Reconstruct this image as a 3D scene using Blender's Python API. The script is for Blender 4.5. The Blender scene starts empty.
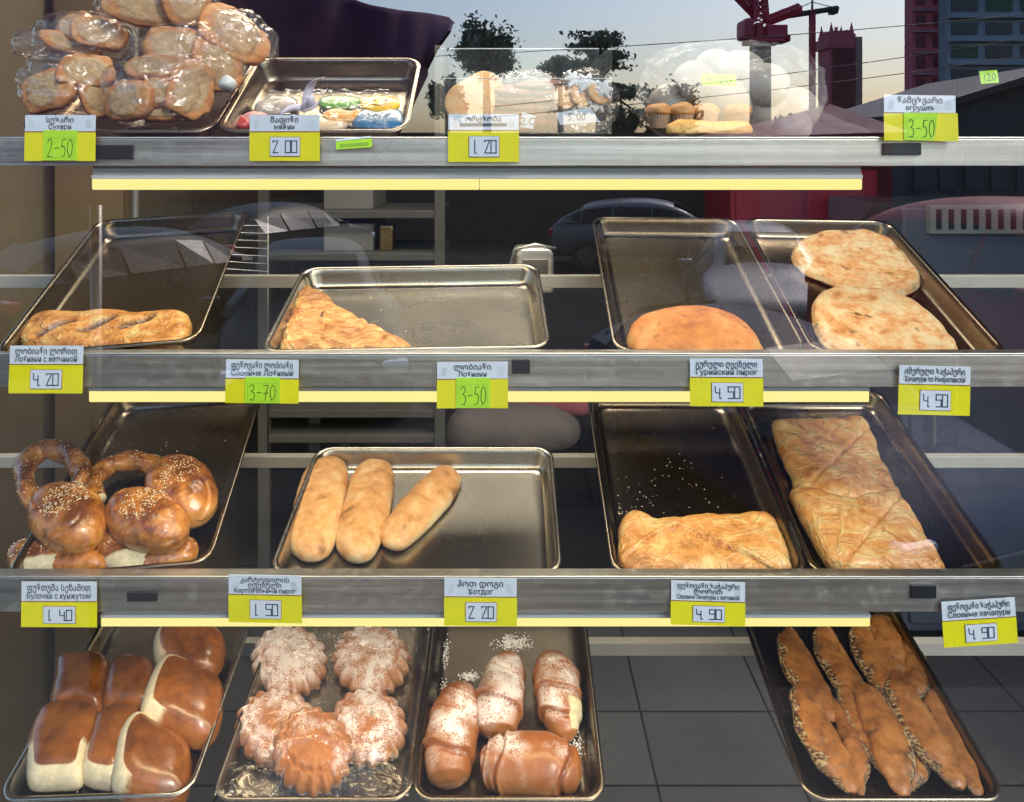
TUBE_E = .62; CEIL_E = 3.5; SKY = .135; SUN_E = 1.0; SUNROT = 142; EXPO = 1.5
import bpy, bmesh, math, random
from mathutils import Vector, Matrix, Euler, noise
S = bpy.context.scene
COL = S.collection
random.seed(7)
R = math.radians
# ---------------------------------------------------------------- camera
F = 770.0; CX = 512.0; HY = 150.0; EYE = Vector((0, -1.0, 1.75))
cam = bpy.data.cameras.new('camera'); camo = bpy.data.objects.new('camera', cam); COL.objects.link(camo)
camo.location = EYE; camo.rotation_euler = (R(90), 0, 0)
cam.sensor_width = 36; cam.lens = F / 1024 * 36; cam.shift_y = -(401 - HY) / 1024
cam.clip_start = .02; cam.clip_end = 2000; S.camera = camo

def ray(px, py): return Vector(((px - CX) / F, 1.0, -(py - HY) / F))
def at(px, py, y):            # a point seen through the pane at depth y behind it
    return EYE + ray(px, py) * (y + 1.0)
def mir(px, py, Y):           # a point of the street, seen mirrored in the pane
    p = at(px, py, Y); return Vector((p.x, -p.y, p.z))

# ---------------------------------------------------------------- objects
def tag(o, label=None, cat=None, group=None, kind=None):
    if label: o['label'] = label
    if cat: o['category'] = cat
    if group: o['group'] = group
    if kind: o['kind'] = kind
    return o
def empty(name, loc=(0, 0, 0), rot=(0, 0, 0), label=None, cat=None, group=None):
    o = bpy.data.objects.new(name, None); COL.objects.link(o); o.empty_display_size = .02
    o.location = loc; o.rotation_euler = rot
    return tag(o, label, cat, group)
def link(name, me, mats, parent=None, smooth=False):
    o = bpy.data.objects.new(name, me); COL.objects.link(o)
    if not isinstance(mats, (list, tuple)): mats = [mats]
    for m in mats: me.materials.append(m)
    if smooth: me.shade_smooth()
    if parent: o.parent = parent
    return o
def mesh_of(name, vs, fs, mi=None):
    me = bpy.data.meshes.new(name); me.from_pydata([tuple(v) for v in vs], [], fs)
    if mi:
        me.polygons.foreach_set('material_index', mi)
    me.update(); return me

class MB:
    def __init__(s): s.v = []; s.f = []; s.m = []
    def add(s, vs, fs, m=0):
        k = len(s.v); s.v += [Vector(v) for v in vs]; s.f += [tuple(i + k for i in f) for f in fs]; s.m += [m] * len(fs)
        return s
    def box(s, a, b, m=0, M=None):
        x0, y0, z0 = a; x1, y1, z1 = b
        vs = [Vector(p) for p in ((x0,y0,z0),(x1,y0,z0),(x1,y1,z0),(x0,y1,z0),(x0,y0,z1),(x1,y0,z1),(x1,y1,z1),(x0,y1,z1))]
        if M: vs = [M @ v for v in vs]
        return s.add(vs, [(0,3,2,1),(4,5,6,7),(0,1,5,4),(1,2,6,5),(2,3,7,6),(3,0,4,7)], m)
    def tube(s, pts, r, n=8, m=0, cap=True):
        pts = [Vector(p) for p in pts]; rr = r if isinstance(r, (list, tuple)) else [r] * len(pts)
        k = len(s.v); up = Vector((.13, .21, .97))
        for i, p in enumerate(pts):
            d = (pts[min(i + 1, len(pts) - 1)] - pts[max(i - 1, 0)]).normalized()
            a = d.cross(up).normalized(); b = a.cross(d)
            for j in range(n):
                t = 2 * math.pi * j / n; s.v.append(p + (a * math.cos(t) + b * math.sin(t)) * rr[i])
        for i in range(len(pts) - 1):
            for j in range(n):
                s.f.append((k + i*n + j, k + i*n + (j+1) % n, k + (i+1)*n + (j+1) % n, k + (i+1)*n + j)); s.m.append(m)
        if cap:
            s.f.append(tuple(k + j for j in range(n))[::-1]); s.m.append(m)
            s.f.append(tuple(k + (len(pts)-1)*n + j for j in range(n))); s.m.append(m)
        return s
    def prism(s, poly, h, M=None, m=0, z0=0):
        n = len(poly)
        vs = [Vector((p[0], p[1], z0)) for p in poly] + [Vector((p[0], p[1], z0 + h)) for p in poly]
        if M: vs = [M @ v for v in vs]
        return s.add(vs, [tuple(range(n))[::-1], tuple(range(n, 2*n))] + [(i, (i+1) % n, n + (i+1) % n, n + i) for i in range(n)], m)
    def build(s, name, mats, parent=None, smooth=False, bevel=0):
        me = mesh_of(name, s.v, s.f, s.m)
        bm = bmesh.new(); bm.from_mesh(me); bmesh.ops.recalc_face_normals(bm, faces=bm.faces[:]); bm.to_mesh(me); bm.free()
        o = link(name, me, mats, parent, smooth)
        if bevel:
            b = o.modifiers.new('b', 'BEVEL'); b.width = bevel; b.segments = 2; b.limit_method = 'ANGLE'
        return o

# ---------------------------------------------------------------- materials
def new(name):
    m = bpy.data.materials.new(name); m.use_nodes = True
    nt = m.node_tree; nt.nodes.clear()
    return m, nt
def N(nt, t, **k):
    n = nt.nodes.new(t)
    for a, v in k.items():
        if a == 'inp':
            for i, x in v.items():
                n.inputs[i].default_value = x
        else: setattr(n, a, v)
    return n
def L(nt, a, b): nt.links.new(a, b)
def math_(nt, op, a, b=None, clamp=False):
    n = N(nt, 'ShaderNodeMath', operation=op); n.use_clamp = clamp
    for i, x in enumerate((a, b)):
        if x is None: continue
        if isinstance(x, (int, float)): n.inputs[i].default_value = x
        else: L(nt, x, n.inputs[i])
    return n.outputs[0]
def mixc(nt, f, a, b):
    n = N(nt, 'ShaderNodeMix', data_type='RGBA')
    for i, x in ((0, f), (6, a), (7, b)):
        if isinstance(x, (int, float)): n.inputs[i].default_value = x
        elif isinstance(x, (tuple, list)): n.inputs[i].default_value = (*x[:3], 1)
        else: L(nt, x, n.inputs[i])
    return n.outputs[2]
def ramp(nt, f, p0, p1, v0=0, v1=1):
    n = N(nt, 'ShaderNodeMapRange'); n.clamp = True
    L(nt, f, n.inputs[0])
    for i, x in enumerate((p0, p1, v0, v1)): n.inputs[i + 1].default_value = x
    return n.outputs[0]
def coords(nt, scale=(1, 1, 1), rnd=True, gen='Object'):
    tc = N(nt, 'ShaderNodeTexCoord'); out = tc.outputs[gen]
    if rnd:
        oi = N(nt, 'ShaderNodeObjectInfo'); a = N(nt, 'ShaderNodeVectorMath', operation='ADD')
        L(nt, out, a.inputs[0]); L(nt, math_(nt, 'MULTIPLY', oi.outputs['Random'], 7.0), a.inputs[1]); out = a.outputs[0]
    if scale != (1, 1, 1):
        s = N(nt, 'ShaderNodeVectorMath', operation='MULTIPLY'); L(nt, out, s.inputs[0]); s.inputs[1].default_value = scale; out = s.outputs[0]
    return out
def noi(nt, vec, scale, detail=4, rough=.55, dist=0):
    n = N(nt, 'ShaderNodeTexNoise', inp={'Scale': scale, 'Detail': detail, 'Roughness': rough, 'Distortion': dist}); L(nt, vec, n.inputs['Vector']); return n.outputs['Fac']
def bump(nt, h, strength=.3, dist=.002, nrm=None):
    b = N(nt, 'ShaderNodeBump', inp={'Strength': strength, 'Distance': dist}); L(nt, h, b.inputs['Height'])
    if nrm: L(nt, nrm, b.inputs['Normal'])
    return b.outputs[0]
def out(nt, sh): o = N(nt, 'ShaderNodeOutputMaterial'); L(nt, sh, o.inputs[0])
def simple(name, col, rough=.6, metal=0, var=.12, scale=8, bmp=0, coat=0, spec=.5):
    m, nt = new(name); b = N(nt, 'ShaderNodeBsdfPrincipled')
    c = coords(nt); n = noi(nt, c, scale, 5)
    dk = tuple(x * (1 - var) for x in col); lt = tuple(min(1, x * (1 + var)) for x in col)
    L(nt, mixc(nt, ramp(nt, n, .3, .7), dk, lt), b.inputs['Base Color'])
    L(nt, ramp(nt, noi(nt, c, scale * 2.3, 3), .3, .7, max(0, rough - .07), min(1, rough + .07)), b.inputs['Roughness'])
    b.inputs['Metallic'].default_value = metal; b.inputs['Coat Weight'].default_value = coat; b.inputs['Specular IOR Level'].default_value = spec
    if bmp: L(nt, bump(nt, noi(nt, c, scale * 6, 4), bmp, .002), b.inputs['Normal'])
    out(nt, b.outputs[0]); return m
def emis(name, col, st):
    m, nt = new(name); e = N(nt, 'ShaderNodeEmission', inp={'Color': (*col, 1), 'Strength': st}); out(nt, e.outputs[0]); return m

def crust(name, light, dark, amt=1.0, bias=0.0, scale=22, rough=.42, coat=.0, bmp=.35, fine=150, streak=None, filling=(.10, .04, .015), crumb=(.80, .68, .42), sss=0.0, blister=0.0, topw=.9):
    m, nt = new(name); b = N(nt, 'ShaderNodeBsdfPrincipled')
    c = coords(nt)
    at_ = N(nt, 'ShaderNodeAttribute', attribute_name='mask'); sep = N(nt, 'ShaderNodeSeparateColor'); L(nt, at_.outputs['Color'], sep.inputs[0])
    br = N(nt, 'ShaderNodeAttribute', attribute_name='brown')
    n1 = noi(nt, c, scale, 6, .62, .3); n2 = noi(nt, c, scale * 3.2, 5, .6); n3 = noi(nt, c, fine, 4, .6)
    f = math_(nt, 'ADD', math_(nt, 'MULTIPLY', ramp(nt, n1, .33, .68), .55 * amt), math_(nt, 'MULTIPLY', ramp(nt, n2, .35, .7), .28 * amt))
    f = math_(nt, 'ADD', f, math_(nt, 'MULTIPLY', math_(nt, 'SUBTRACT', br.outputs['Fac'], .55), topw))
    h = math_(nt, 'ADD', math_(nt, 'MULTIPLY', n2, .6), math_(nt, 'MULTIPLY', n3, .35))
    if streak:
        w = N(nt, 'ShaderNodeTexWave', wave_type='BANDS', bands_direction='Y', inp={'Scale': streak, 'Distortion': 9.0, 'Detail': 3.0, 'Detail Scale': 1.4, 'Detail Roughness': .62})
        L(nt, c, w.inputs['Vector'])
        f = math_(nt, 'ADD', f, math_(nt, 'MULTIPLY', math_(nt, 'SUBTRACT', w.outputs['Fac'], .5), .22))
        v1 = math_(nt, 'ABSOLUTE', math_(nt, 'SUBTRACT', noi(nt, coords(nt, (.45, 1.3, 1)), streak * 1.6, 4, .55, 1.5), .5))
        v2 = math_(nt, 'ABSOLUTE', math_(nt, 'SUBTRACT', noi(nt, coords(nt, (1.1, .6, 1)), streak * 1.1, 3, .5, 1.2), .5))
        vv = math_(nt, 'MAXIMUM', ramp(nt, v1, 0, .045, 1, 0), ramp(nt, v2, 0, .03, 1, 0))
        f = math_(nt, 'SUBTRACT', f, math_(nt, 'MULTIPLY', vv, .30))
        h = math_(nt, 'ADD', h, math_(nt, 'MULTIPLY', vv, 1.3))
    f = math_(nt, 'ADD', f, bias, True)
    mid = tuple((a * .45 + d * .55) * k for a, d, k in zip(light, dark, (1.25, 1.0, .8)))
    cr = N(nt, 'ShaderNodeValToRGB'); cr.color_ramp.elements[0].color = (*light, 1); cr.color_ramp.elements[1].color = (*dark, 1)
    e = cr.color_ramp.elements.new(.5); e.color = (*mid, 1); L(nt, f, cr.inputs[0]); col = cr.outputs[0]
    if blister:
        v = ramp(nt, noi(nt, c, blister, 3, .5), .62, .72); col = mixc(nt, math_(nt, 'MULTIPLY', v, .75), col, tuple(x * .55 for x in dark))
    # scattered brown freckles
    col = mixc(nt, math_(nt, 'MULTIPLY', ramp(nt, n3, .60, .72), .28), col, dark)
    col = mixc(nt, sep.outputs[2], col, filling)
    cm = mixc(nt, ramp(nt, noi(nt, c, 120, 5, .7), .35, .7), tuple(x * .75 for x in crumb), crumb)
    col = mixc(nt, sep.outputs[0], col, cm)
    sp = math_(nt, 'ADD', ramp(nt, noi(nt, c, 420, 2, .6), .40, .60), ramp(nt, noi(nt, c, 60, 5, .6), .45, .62), True)
    sp = math_(nt, 'MULTIPLY', sp, sep.outputs[1])
    sp = ramp(nt, math_(nt, 'ADD', sp, math_(nt, 'MULTIPLY', sep.outputs[1], .35)), .25, .95)
    col = mixc(nt, math_(nt, 'MULTIPLY', sp, .82), col, (.84, .78, .76))
    L(nt, col, b.inputs['Base Color'])
    mt = math_(nt, 'MAXIMUM', sp, sep.outputs[0])
    rr = ramp(nt, n2, .3, .7, rough - .06, rough + .1)
    L(nt, math_(nt, 'ADD', rr, math_(nt, 'MULTIPLY', mt, .9), True), b.inputs['Roughness'])
    b.inputs['Coat Weight'].default_value = coat
    if coat:
        L(nt, math_(nt, 'MULTIPLY', math_(nt, 'SUBTRACT', 1.0, mt, True), coat), b.inputs['Coat Weight'])
        b.inputs['Coat Roughness'].default_value = .22
    if sss:
        b.inputs['Subsurface Weight'].default_value = sss; b.inputs['Subsurface Radius'].default_value = (.01, .005, .002); b.inputs['Subsurface Scale'].default_value = .5
    h = math_(nt, 'ADD', h, math_(nt, 'MULTIPLY', math_(nt, 'MULTIPLY', noi(nt, c, 170, 5, .75), sep.outputs[0]), 1.8 / max(bmp, .2)))
    L(nt, bump(nt, h, bmp, .0022), b.inputs['Normal'])
    out(nt, b.outputs[0]); return m

def brushed(name, col=(.62, .61, .58), rough=.30, sx=2, sz=160, patina=None, metal=1.0):
    m, nt = new(name); b = N(nt, 'ShaderNodeBsdfPrincipled')
    c = coords(nt, (sx, sz, sz)); n = noi(nt, c, 1.0, 6, .65); c2 = coords(nt); n2 = noi(nt, c2, 7, 5, .6); n3 = noi(nt, c2, 60, 4, .6)
    lo = .78 if sx < 10 else .93
    col_ = mixc(nt, ramp(nt, n, .3, .7), tuple(x * lo for x in col), tuple(min(1, x * 1.06) for x in col))
    if patina: col_ = mixc(nt, math_(nt, 'MULTIPLY', ramp(nt, noi(nt, c2, 14, 3, .5), .25, .75), .6), col_, patina)
    L(nt, col_, b.inputs['Base Color']); b.inputs['Metallic'].default_value = metal
    L(nt, math_(nt, 'ADD', ramp(nt, n, .3, .7, rough - .06, rough + .08) if sx < 10 else ramp(nt, n2, .3, .7, rough - .03, rough + .03), math_(nt, 'MULTIPLY', ramp(nt, n3, .5, .7), .10 if sx < 10 else 0)), b.inputs['Roughness'])
    (sx < 10) and L(nt, bump(nt, n, .12, .0005), b.inputs["Normal"])
    out(nt, b.outputs[0]); return m

def film(name, haze=.03, gloss=.17, rough=.13, bs=11, tint=(1, .98, .95), dist=.003, strength=.5):
    m, nt = new(name); c = coords(nt)
    # crinkles: thin ridges where warped noise crosses its middle value
    w1 = noi(nt, coords(nt, (1, .5, .6)), bs, 3, .5, 1.6); w2 = noi(nt, coords(nt, (.5, 1, 1.2)), bs * 2.1, 3, .5, 1.2)
    r1 = math_(nt, 'ABSOLUTE', math_(nt, 'SUBTRACT', w1, .5)); r2 = math_(nt, 'ABSOLUTE', math_(nt, 'SUBTRACT', w2, .5))
    hh = math_(nt, 'ADD', ramp(nt, r1, 0, .12, 1, 0), math_(nt, 'MULTIPLY', ramp(nt, r2, 0, .12, 1, 0), .5))
    nb = bump(nt, hh, strength, dist)
    t = N(nt, 'ShaderNodeBsdfTransparent', inp={'Color': (*tint, 1)})
    g = N(nt, 'ShaderNodeBsdfGlossy', inp={'Color': (1, 1, 1, 1), 'Roughness': rough}); L(nt, nb, g.inputs['Normal'])
    d = N(nt, 'ShaderNodeBsdfDiffuse', inp={'Color': (.8, .8, .82, 1)}); L(nt, nb, d.inputs['Normal'])
    lw = N(nt, 'ShaderNodeLayerWeight', inp={'Blend': .5}); L(nt, nb, lw.inputs['Normal']); fz = math_(nt, 'ADD', math_(nt, 'MULTIPLY', math_(nt, 'POWER', lw.outputs['Facing'], 3.0), .9), .04)
    m1 = N(nt, 'ShaderNodeMixShader'); L(nt, ramp(nt, hh, .2, 1.3, haze * .5, haze * 3), m1.inputs[0]); L(nt, t.outputs[0], m1.inputs[1]); L(nt, d.outputs[0], m1.inputs[2])
    m2 = N(nt, 'ShaderNodeMixShader'); L(nt, math_(nt, 'ADD', math_(nt, 'MULTIPLY', fz, gloss * 2), gloss * .2, True), m2.inputs[0]); L(nt, m1.outputs[0], m2.inputs[1]); L(nt, g.outputs[0], m2.inputs[2])
    out(nt, m2.outputs[0]); return m

M = {}
M['steel'] = brushed('brushed_steel', (.86, .84, .78), .40)
M['steel_dark'] = brushed('dark_steel', (.30, .28, .25), .38)
M['tray'] = brushed('tray_steel', (.52, .49, .43), .27, 30, 30, patina=(.36, .32, .25))
M['tray_dark'] = brushed('tray_dark', (.30, .25, .19), .27, 30, 30, patina=(.20, .16, .11))
M['white_plastic'] = simple('white_plastic', (.72, .72, .70), .4, var=.04)
M['paper_white'] = simple('paper_white', (.72, .78, .86), .55, var=.03, scale=30)
M['yellow'] = simple('yellow_card', (.86, .80, .012), .5, var=.05, scale=30)
M['lime'] = simple('lime_sticker', (.50, .86, .03), .55, var=.04, scale=30)
M['red_line'] = simple('red_line', (.25, .08, .04), .6)
M['ink'] = simple('ink', (.035, .035, .05), .6)
M['ink_blue'] = simple('ink_blue', (.05, .07, .13), .6)
M['ink_grey'] = simple('ink_grey', (.10, .12, .15), .6)
M['green_pen'] = simple('green_pen', (.04, .10, .01), .6)
M['faint'] = simple('faint_print', (.62, .69, .74), .6)
M['tube'] = emis('lit_tube', (1.0, .85, .30), 1.45 / 2 ** EXPO)
M['film'] = film('plastic_film')
M['cling'] = film('cling_film', .01, .16, .10, 12, (1, 1, 1), .004)
M['bagwhite'] = film('cloudy_plastic', .05, .07, .25, 12)
M['acrylic'] = film('clear_acrylic', .01, .15, .03, 1, (1, 1, 1), .0002, .1)

def window_glass():
    m, nt = new('window_glass')
    t = N(nt, 'ShaderNodeBsdfTransparent', inp={'Color': (.93, .95, .94, 1)}); g = N(nt, 'ShaderNodeBsdfGlossy', inp={'Color': (.94, .92, 1.0, 1), 'Roughness': 0.0})
    c = coords(nt, rnd=False); nb = bump(nt, noi(nt, c, 1.3, 1, .4), .05, .004)
    L(nt, nb, g.inputs['Normal'])
    lw = N(nt, 'ShaderNodeLayerWeight', inp={'Blend': .5}); fz = math_(nt, 'MULTIPLY', math_(nt, 'POWER', lw.outputs['Facing'], 4.0), .75)
    mx = N(nt, 'ShaderNodeMixShader'); L(nt, math_(nt, 'ADD', fz, GLASS_R + .04, True), mx.inputs[0]); L(nt, t.outputs[0], mx.inputs[1]); L(nt, g.outputs[0], mx.inputs[2])
    out(nt, mx.outputs[0]); return m
GLASS_R = .20
# ---------------------------------------------------------------- shop interior
def tiles(name, c1, c2, w, h, rough=.35, off=0.0):
    m, nt = new(name); b = N(nt, 'ShaderNodeBsdfPrincipled')
    c = coords(nt, rnd=False)
    br = N(nt, 'ShaderNodeTexBrick', offset=off, squash=1.0, inp={'Scale': 1.0, 'Mortar Size': .004, 'Mortar Smooth': .1, 'Brick Width': w, 'Row Height': h, 'Color1': (*c1, 1), 'Color2': (*c2, 1), 'Mortar': (.02, .018, .015, 1)})
    L(nt, c, br.inputs['Vector'])
    n = noi(nt, c, 6, 6, .65); col = mixc(nt, math_(nt, 'MULTIPLY', ramp(nt, n, .35, .7), .4), br.outputs['Color'], tuple(x * .6 for x in c1))
    L(nt, col, b.inputs['Base Color']); L(nt, ramp(nt, n, .3, .7, rough - .1, rough + .1), b.inputs['Roughness'])
    L(nt, bump(nt, br.outputs['Fac'], .3, -.002), b.inputs['Normal'])
    out(nt, b.outputs[0]); return m
M['floor'] = tiles('shop_floor', (.13, .125, .12), (.15, .145, .14), .40, .28)
M['wall'] = tiles('wall_tiles', (.19, .155, .10), (.21, .17, .11), .6, .6, .4)
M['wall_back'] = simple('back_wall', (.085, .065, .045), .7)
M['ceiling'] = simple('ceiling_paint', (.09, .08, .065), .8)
def struct(mb, name, mat, **k):
    o = mb.build(name, mat, **k); o['kind'] = 'structure'; return o
struct(MB().box((-3, .02, -.1), (3.2, 4.2, 0)), 'shop_floor', M['floor'])
struct(MB().box((-3, 4.2, -.1), (3.2, 4.3, 2.9)), 'back_wall', M['wall_back'])
struct(MB().box((-1.22, .6, 0), (-1.16, 4.2, 2.8)), 'side_wall', M['wall'])
struct(MB().box((2.4, .05, 0), (2.5, 4.2, 2.8)), 'partition_wall', M['wall_back'])
struct(MB().box((-3, .02, 2.8), (3.2, 4.3, 2.9)), 'ceiling', M['ceiling'])

# window wall: panes with a thin joint seal
M['glass'] = window_glass()
w = empty('shop_window', (0, 0, 0), label='large plate glass shop window reflecting the street and sky in front of the bakery shelves', cat='window')
jx = at(957, 0, 0).x; jz = at(0, 757, 0).z
def pane(x0, x1, z0, z1):
    mb = MB().add([(x0, 0, z0), (x1, 0, z0), (x1, 0, z1), (x0, 0, z1)], [(0, 1, 2, 3)]); return mb.build('pane', M['glass'], w)
pane(-2.2, jx - .00015, jz + .00015, 2.75); pane(jx + .00015, 2.2, jz + .00015, 2.75); pane(-2.2, 2.2, .25, jz - .00015)
fr = MB(); fr.box((-2.26, -.04, .19), (2.26, .04, .25)); fr.box((-2.26, -.04, 2.75), (2.26, .04, 2.82)); fr.box((-2.26, -.04, .25), (-2.2, .04, 2.75)); fr.box((2.2, -.04, .25), (2.26, .04, 2.75))
fr.build('window_frame', M['steel_dark'], w)
M['facade'] = simple('facade_render', (.25, .22, .2), .8, bmp=.4)
fw = MB(); fw.box((-3.2, -.08, -.5), (3.4, .018, .19)); fw.box((-3.2, -.08, 2.82), (3.4, .018, 3.6)); fw.box((-3.2, -.08, .19), (-2.262, .018, 2.82)); fw.box((2.262, -.08, .19), (3.4, .018, 2.82))
struct(fw, 'front_wall', M['facade'])

# ---------------------------------------------------------------- display rack
rack = empty('display_rack', (0, .1, 0), label='stainless steel bakery display rack with three shelf fascias and lit tubes under them', cat='display rack')
rows = [(1, 139, 166), (2, 355, 387), (3, 578, 612), (4, 818, 850)]   # fascia top / bottom in the picture
YF = .10
def zz(py, y=YF): return at(0, py, y).z
def xx(px, y=YF): return at(px, 0, y).x
child = []
for k, t, b_ in rows:
    f = MB(); x1 = 1.30
    f.box((-1.12, YF, zz(b_)), (x1, YF + .003, zz(t)))
    f.box((-1.12, YF - .001, zz(t)), (x1, YF + .02, zz(t) + .003))     # rolled top lip
    f.box((-1.12, YF + .003, zz(b_)), (x1, YF + .03, zz(b_) + .002))
    child.append(f.build('shelf_fascia', M['steel'], bevel=.0012))
    # side rails and back rail that carry the trays
    T = {1: 30, 2: 22, 3: 20, 4: 20}[k]; n_ = .46
    bz = zz(t) - .03 + n_ * math.sin(R(T)); by = YF + .02 + n_ * math.cos(R(T))
    for xr in (-1.10, 1.26):
        s = MB(); s.add([(xr, YF + .02, zz(t) - .05), (xr + .015, YF + .02, zz(t) - .05), (xr + .015, by, bz - .02), (xr, by, bz - .02), (xr, YF + .02, zz(t) - .02), (xr + .015, YF + .02, zz(t) - .02), (xr + .015, by, bz + .01), (xr, by, bz + .01)], [(0,3,2,1),(4,5,6,7),(0,1,5,4),(1,2,6,5),(2,3,7,6),(3,0,4,7)])
        child.append(s.build("side_rail", M["steel_dark"]))
# cross rails behind the trays (seen between them)
M['rail'] = simple('rail_paint', (.55, .52, .45), .4, var=.08)
for (pa, pb, x0, x1, y) in ((276, 288, -1.05, 1.2, .50), (457, 468, -1.05, 1.2, .50), (643, 656, -.6, 1.2, .55)):
    child.append(MB().box((x0, y, at(0, pb, y).z), (x1, y + .02, at(0, pa, y).z)).build('back_rail', M['rail'], bevel=.001))
for x in (-1.10, 1.27):
    child.append(MB().box((x, .56, 0), (x + .03, .59, 2.3)).build('post', M['steel_dark'], bevel=.002))
# lit tube fixtures
lampz = []
for (ya, yb, xa, xb, split) in ((167, 190, 91, 863, 479), (379, 403, 88, 870, None), (608, 628, 100, 871, None)):
    y = YF + .012; x0, x1 = at(xa, 0, y).x, at(xb, 0, y).x; zt, zb = at(0, ya, y).z, at(0, yb, y).z; zm = zb + (zt - zb) * .48
    fx = MB(); fx.box((x0, y, zm), (x1, y + .035, zm + (zt - zm) * .35)); fx.box((x0, y + .004, zm + (zt - zm) * .35), (x1, y + .035, zm + (zt - zm) * .6)); fx.box((x0 + .002, y + .001, zm + (zt - zm) * .6), (x1 - .002, y + .035, zt + .004))
    g = fx.build('light_fixture', M['white_plastic'], bevel=.001); child.append(g)
    cuts = [x0, at(split, 0, y).x, x1] if split else [x0, x1]
    for a, c_ in zip(cuts, cuts[1:]):
        d = MB(); n = 10
        pr = [(y + .001, zm), (y + .001, zb + .003), (y + .003, zb + .0005), (y + .006, zb), (y + .028, zb), (y + .034, zb + .003), (y + .034, zm)]
        vs = [(a + .001, p, q) for p, q in pr] + [(c_ - .001, p, q) for p, q in pr]; m_ = len(pr)
        d.add(vs, [tuple(range(m_)), tuple(range(m_, 2*m_))[::-1]] + [(i, (i+1) % m_, m_ + (i+1) % m_, m_ + i) for i in range(m_)])
        dd = d.build('diffuser', M['tube'], g)
    lampz.append((x0, x1, y + .02, zb - .002))
for c_ in child:
    c_.parent = rack; c_.matrix_parent_inverse = Matrix.Translation((0, -.1, 0))
# dark magnets and clips on the fascias
M['black'] = simple('black_rubber', (.02, .02, .02), .5)
marks = [(97, 134, 145, 159, 1), (128, 158, 591, 600, 0), (252, 262, 360, 366, 0), (512, 530, 359, 373, 0), (882, 920, 143, 155, 1), (910, 935, 584, 597, 0)]
for i, (a, b_, c_, d, g) in enumerate(marks):
    m = MB(); y = YF - .0022
    m.box((xx(a), y - .002, zz(d)), (xx(b_), y + .0022 - .0003, zz(c_)))
    o = m.build('magnet', M['black'], bevel=.0008)
    tag(o, ['black magnet strip on the top fascia beside the 2-50 price card', 'dark magnet strip on the third fascia left of the 1.50 price card', 'small dark magnet above the 3-70 price card', 'dark square magnet right of the 3-50 card on the middle fascia', 'black magnet strip under the tilted 3-50 card at top right', 'black clip on the third fascia left of the tilted price card'][i], 'magnet')

# lights of the tubes (real lamps shown lit in the photo)
def area(name, loc, rot, sx, sy, e, col=(1, .80, .55)):
    l = bpy.data.lights.new(name, 'AREA'); l.shape = 'RECTANGLE'; l.size = sx; l.size_y = sy; l.energy = e; l.color = col
    o = bpy.data.objects.new(name, l); COL.objects.link(o); o.location = loc; o.rotation_euler = rot; return o
for i, (x0, x1, y, z) in enumerate(lampz):
    area('tube_light', ((x0 + x1) / 2, y, z), (R(14), 0, 0), x1 - x0, .03, (TUBE_E, TUBE_E, TUBE_E * 1.35)[i], (1, .79, .47))
# added ceiling lamp, out of view, to brighten the top shelf
cl = empty('added_ceiling_lamp', (-.2, .75, 2.79), label='added rectangular ceiling lamp out of view, brightening the top shelf', cat='ceiling lamp')
MB().box((-.6, -.15, -.04), (.6, .15, 0)).build('lamp_housing', M['white_plastic'], cl)
MB().box((-.58, -.13, -.045), (.58, .13, -.0405)).build('diffuser', emis('added_ceiling_diffuser', (1, .9, .75), 4), cl)
area('added_ceiling_light', (-.2, .75, 2.74), (0, 0, 0), 1.1, .24, CEIL_E, (1, .88, .7))
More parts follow.
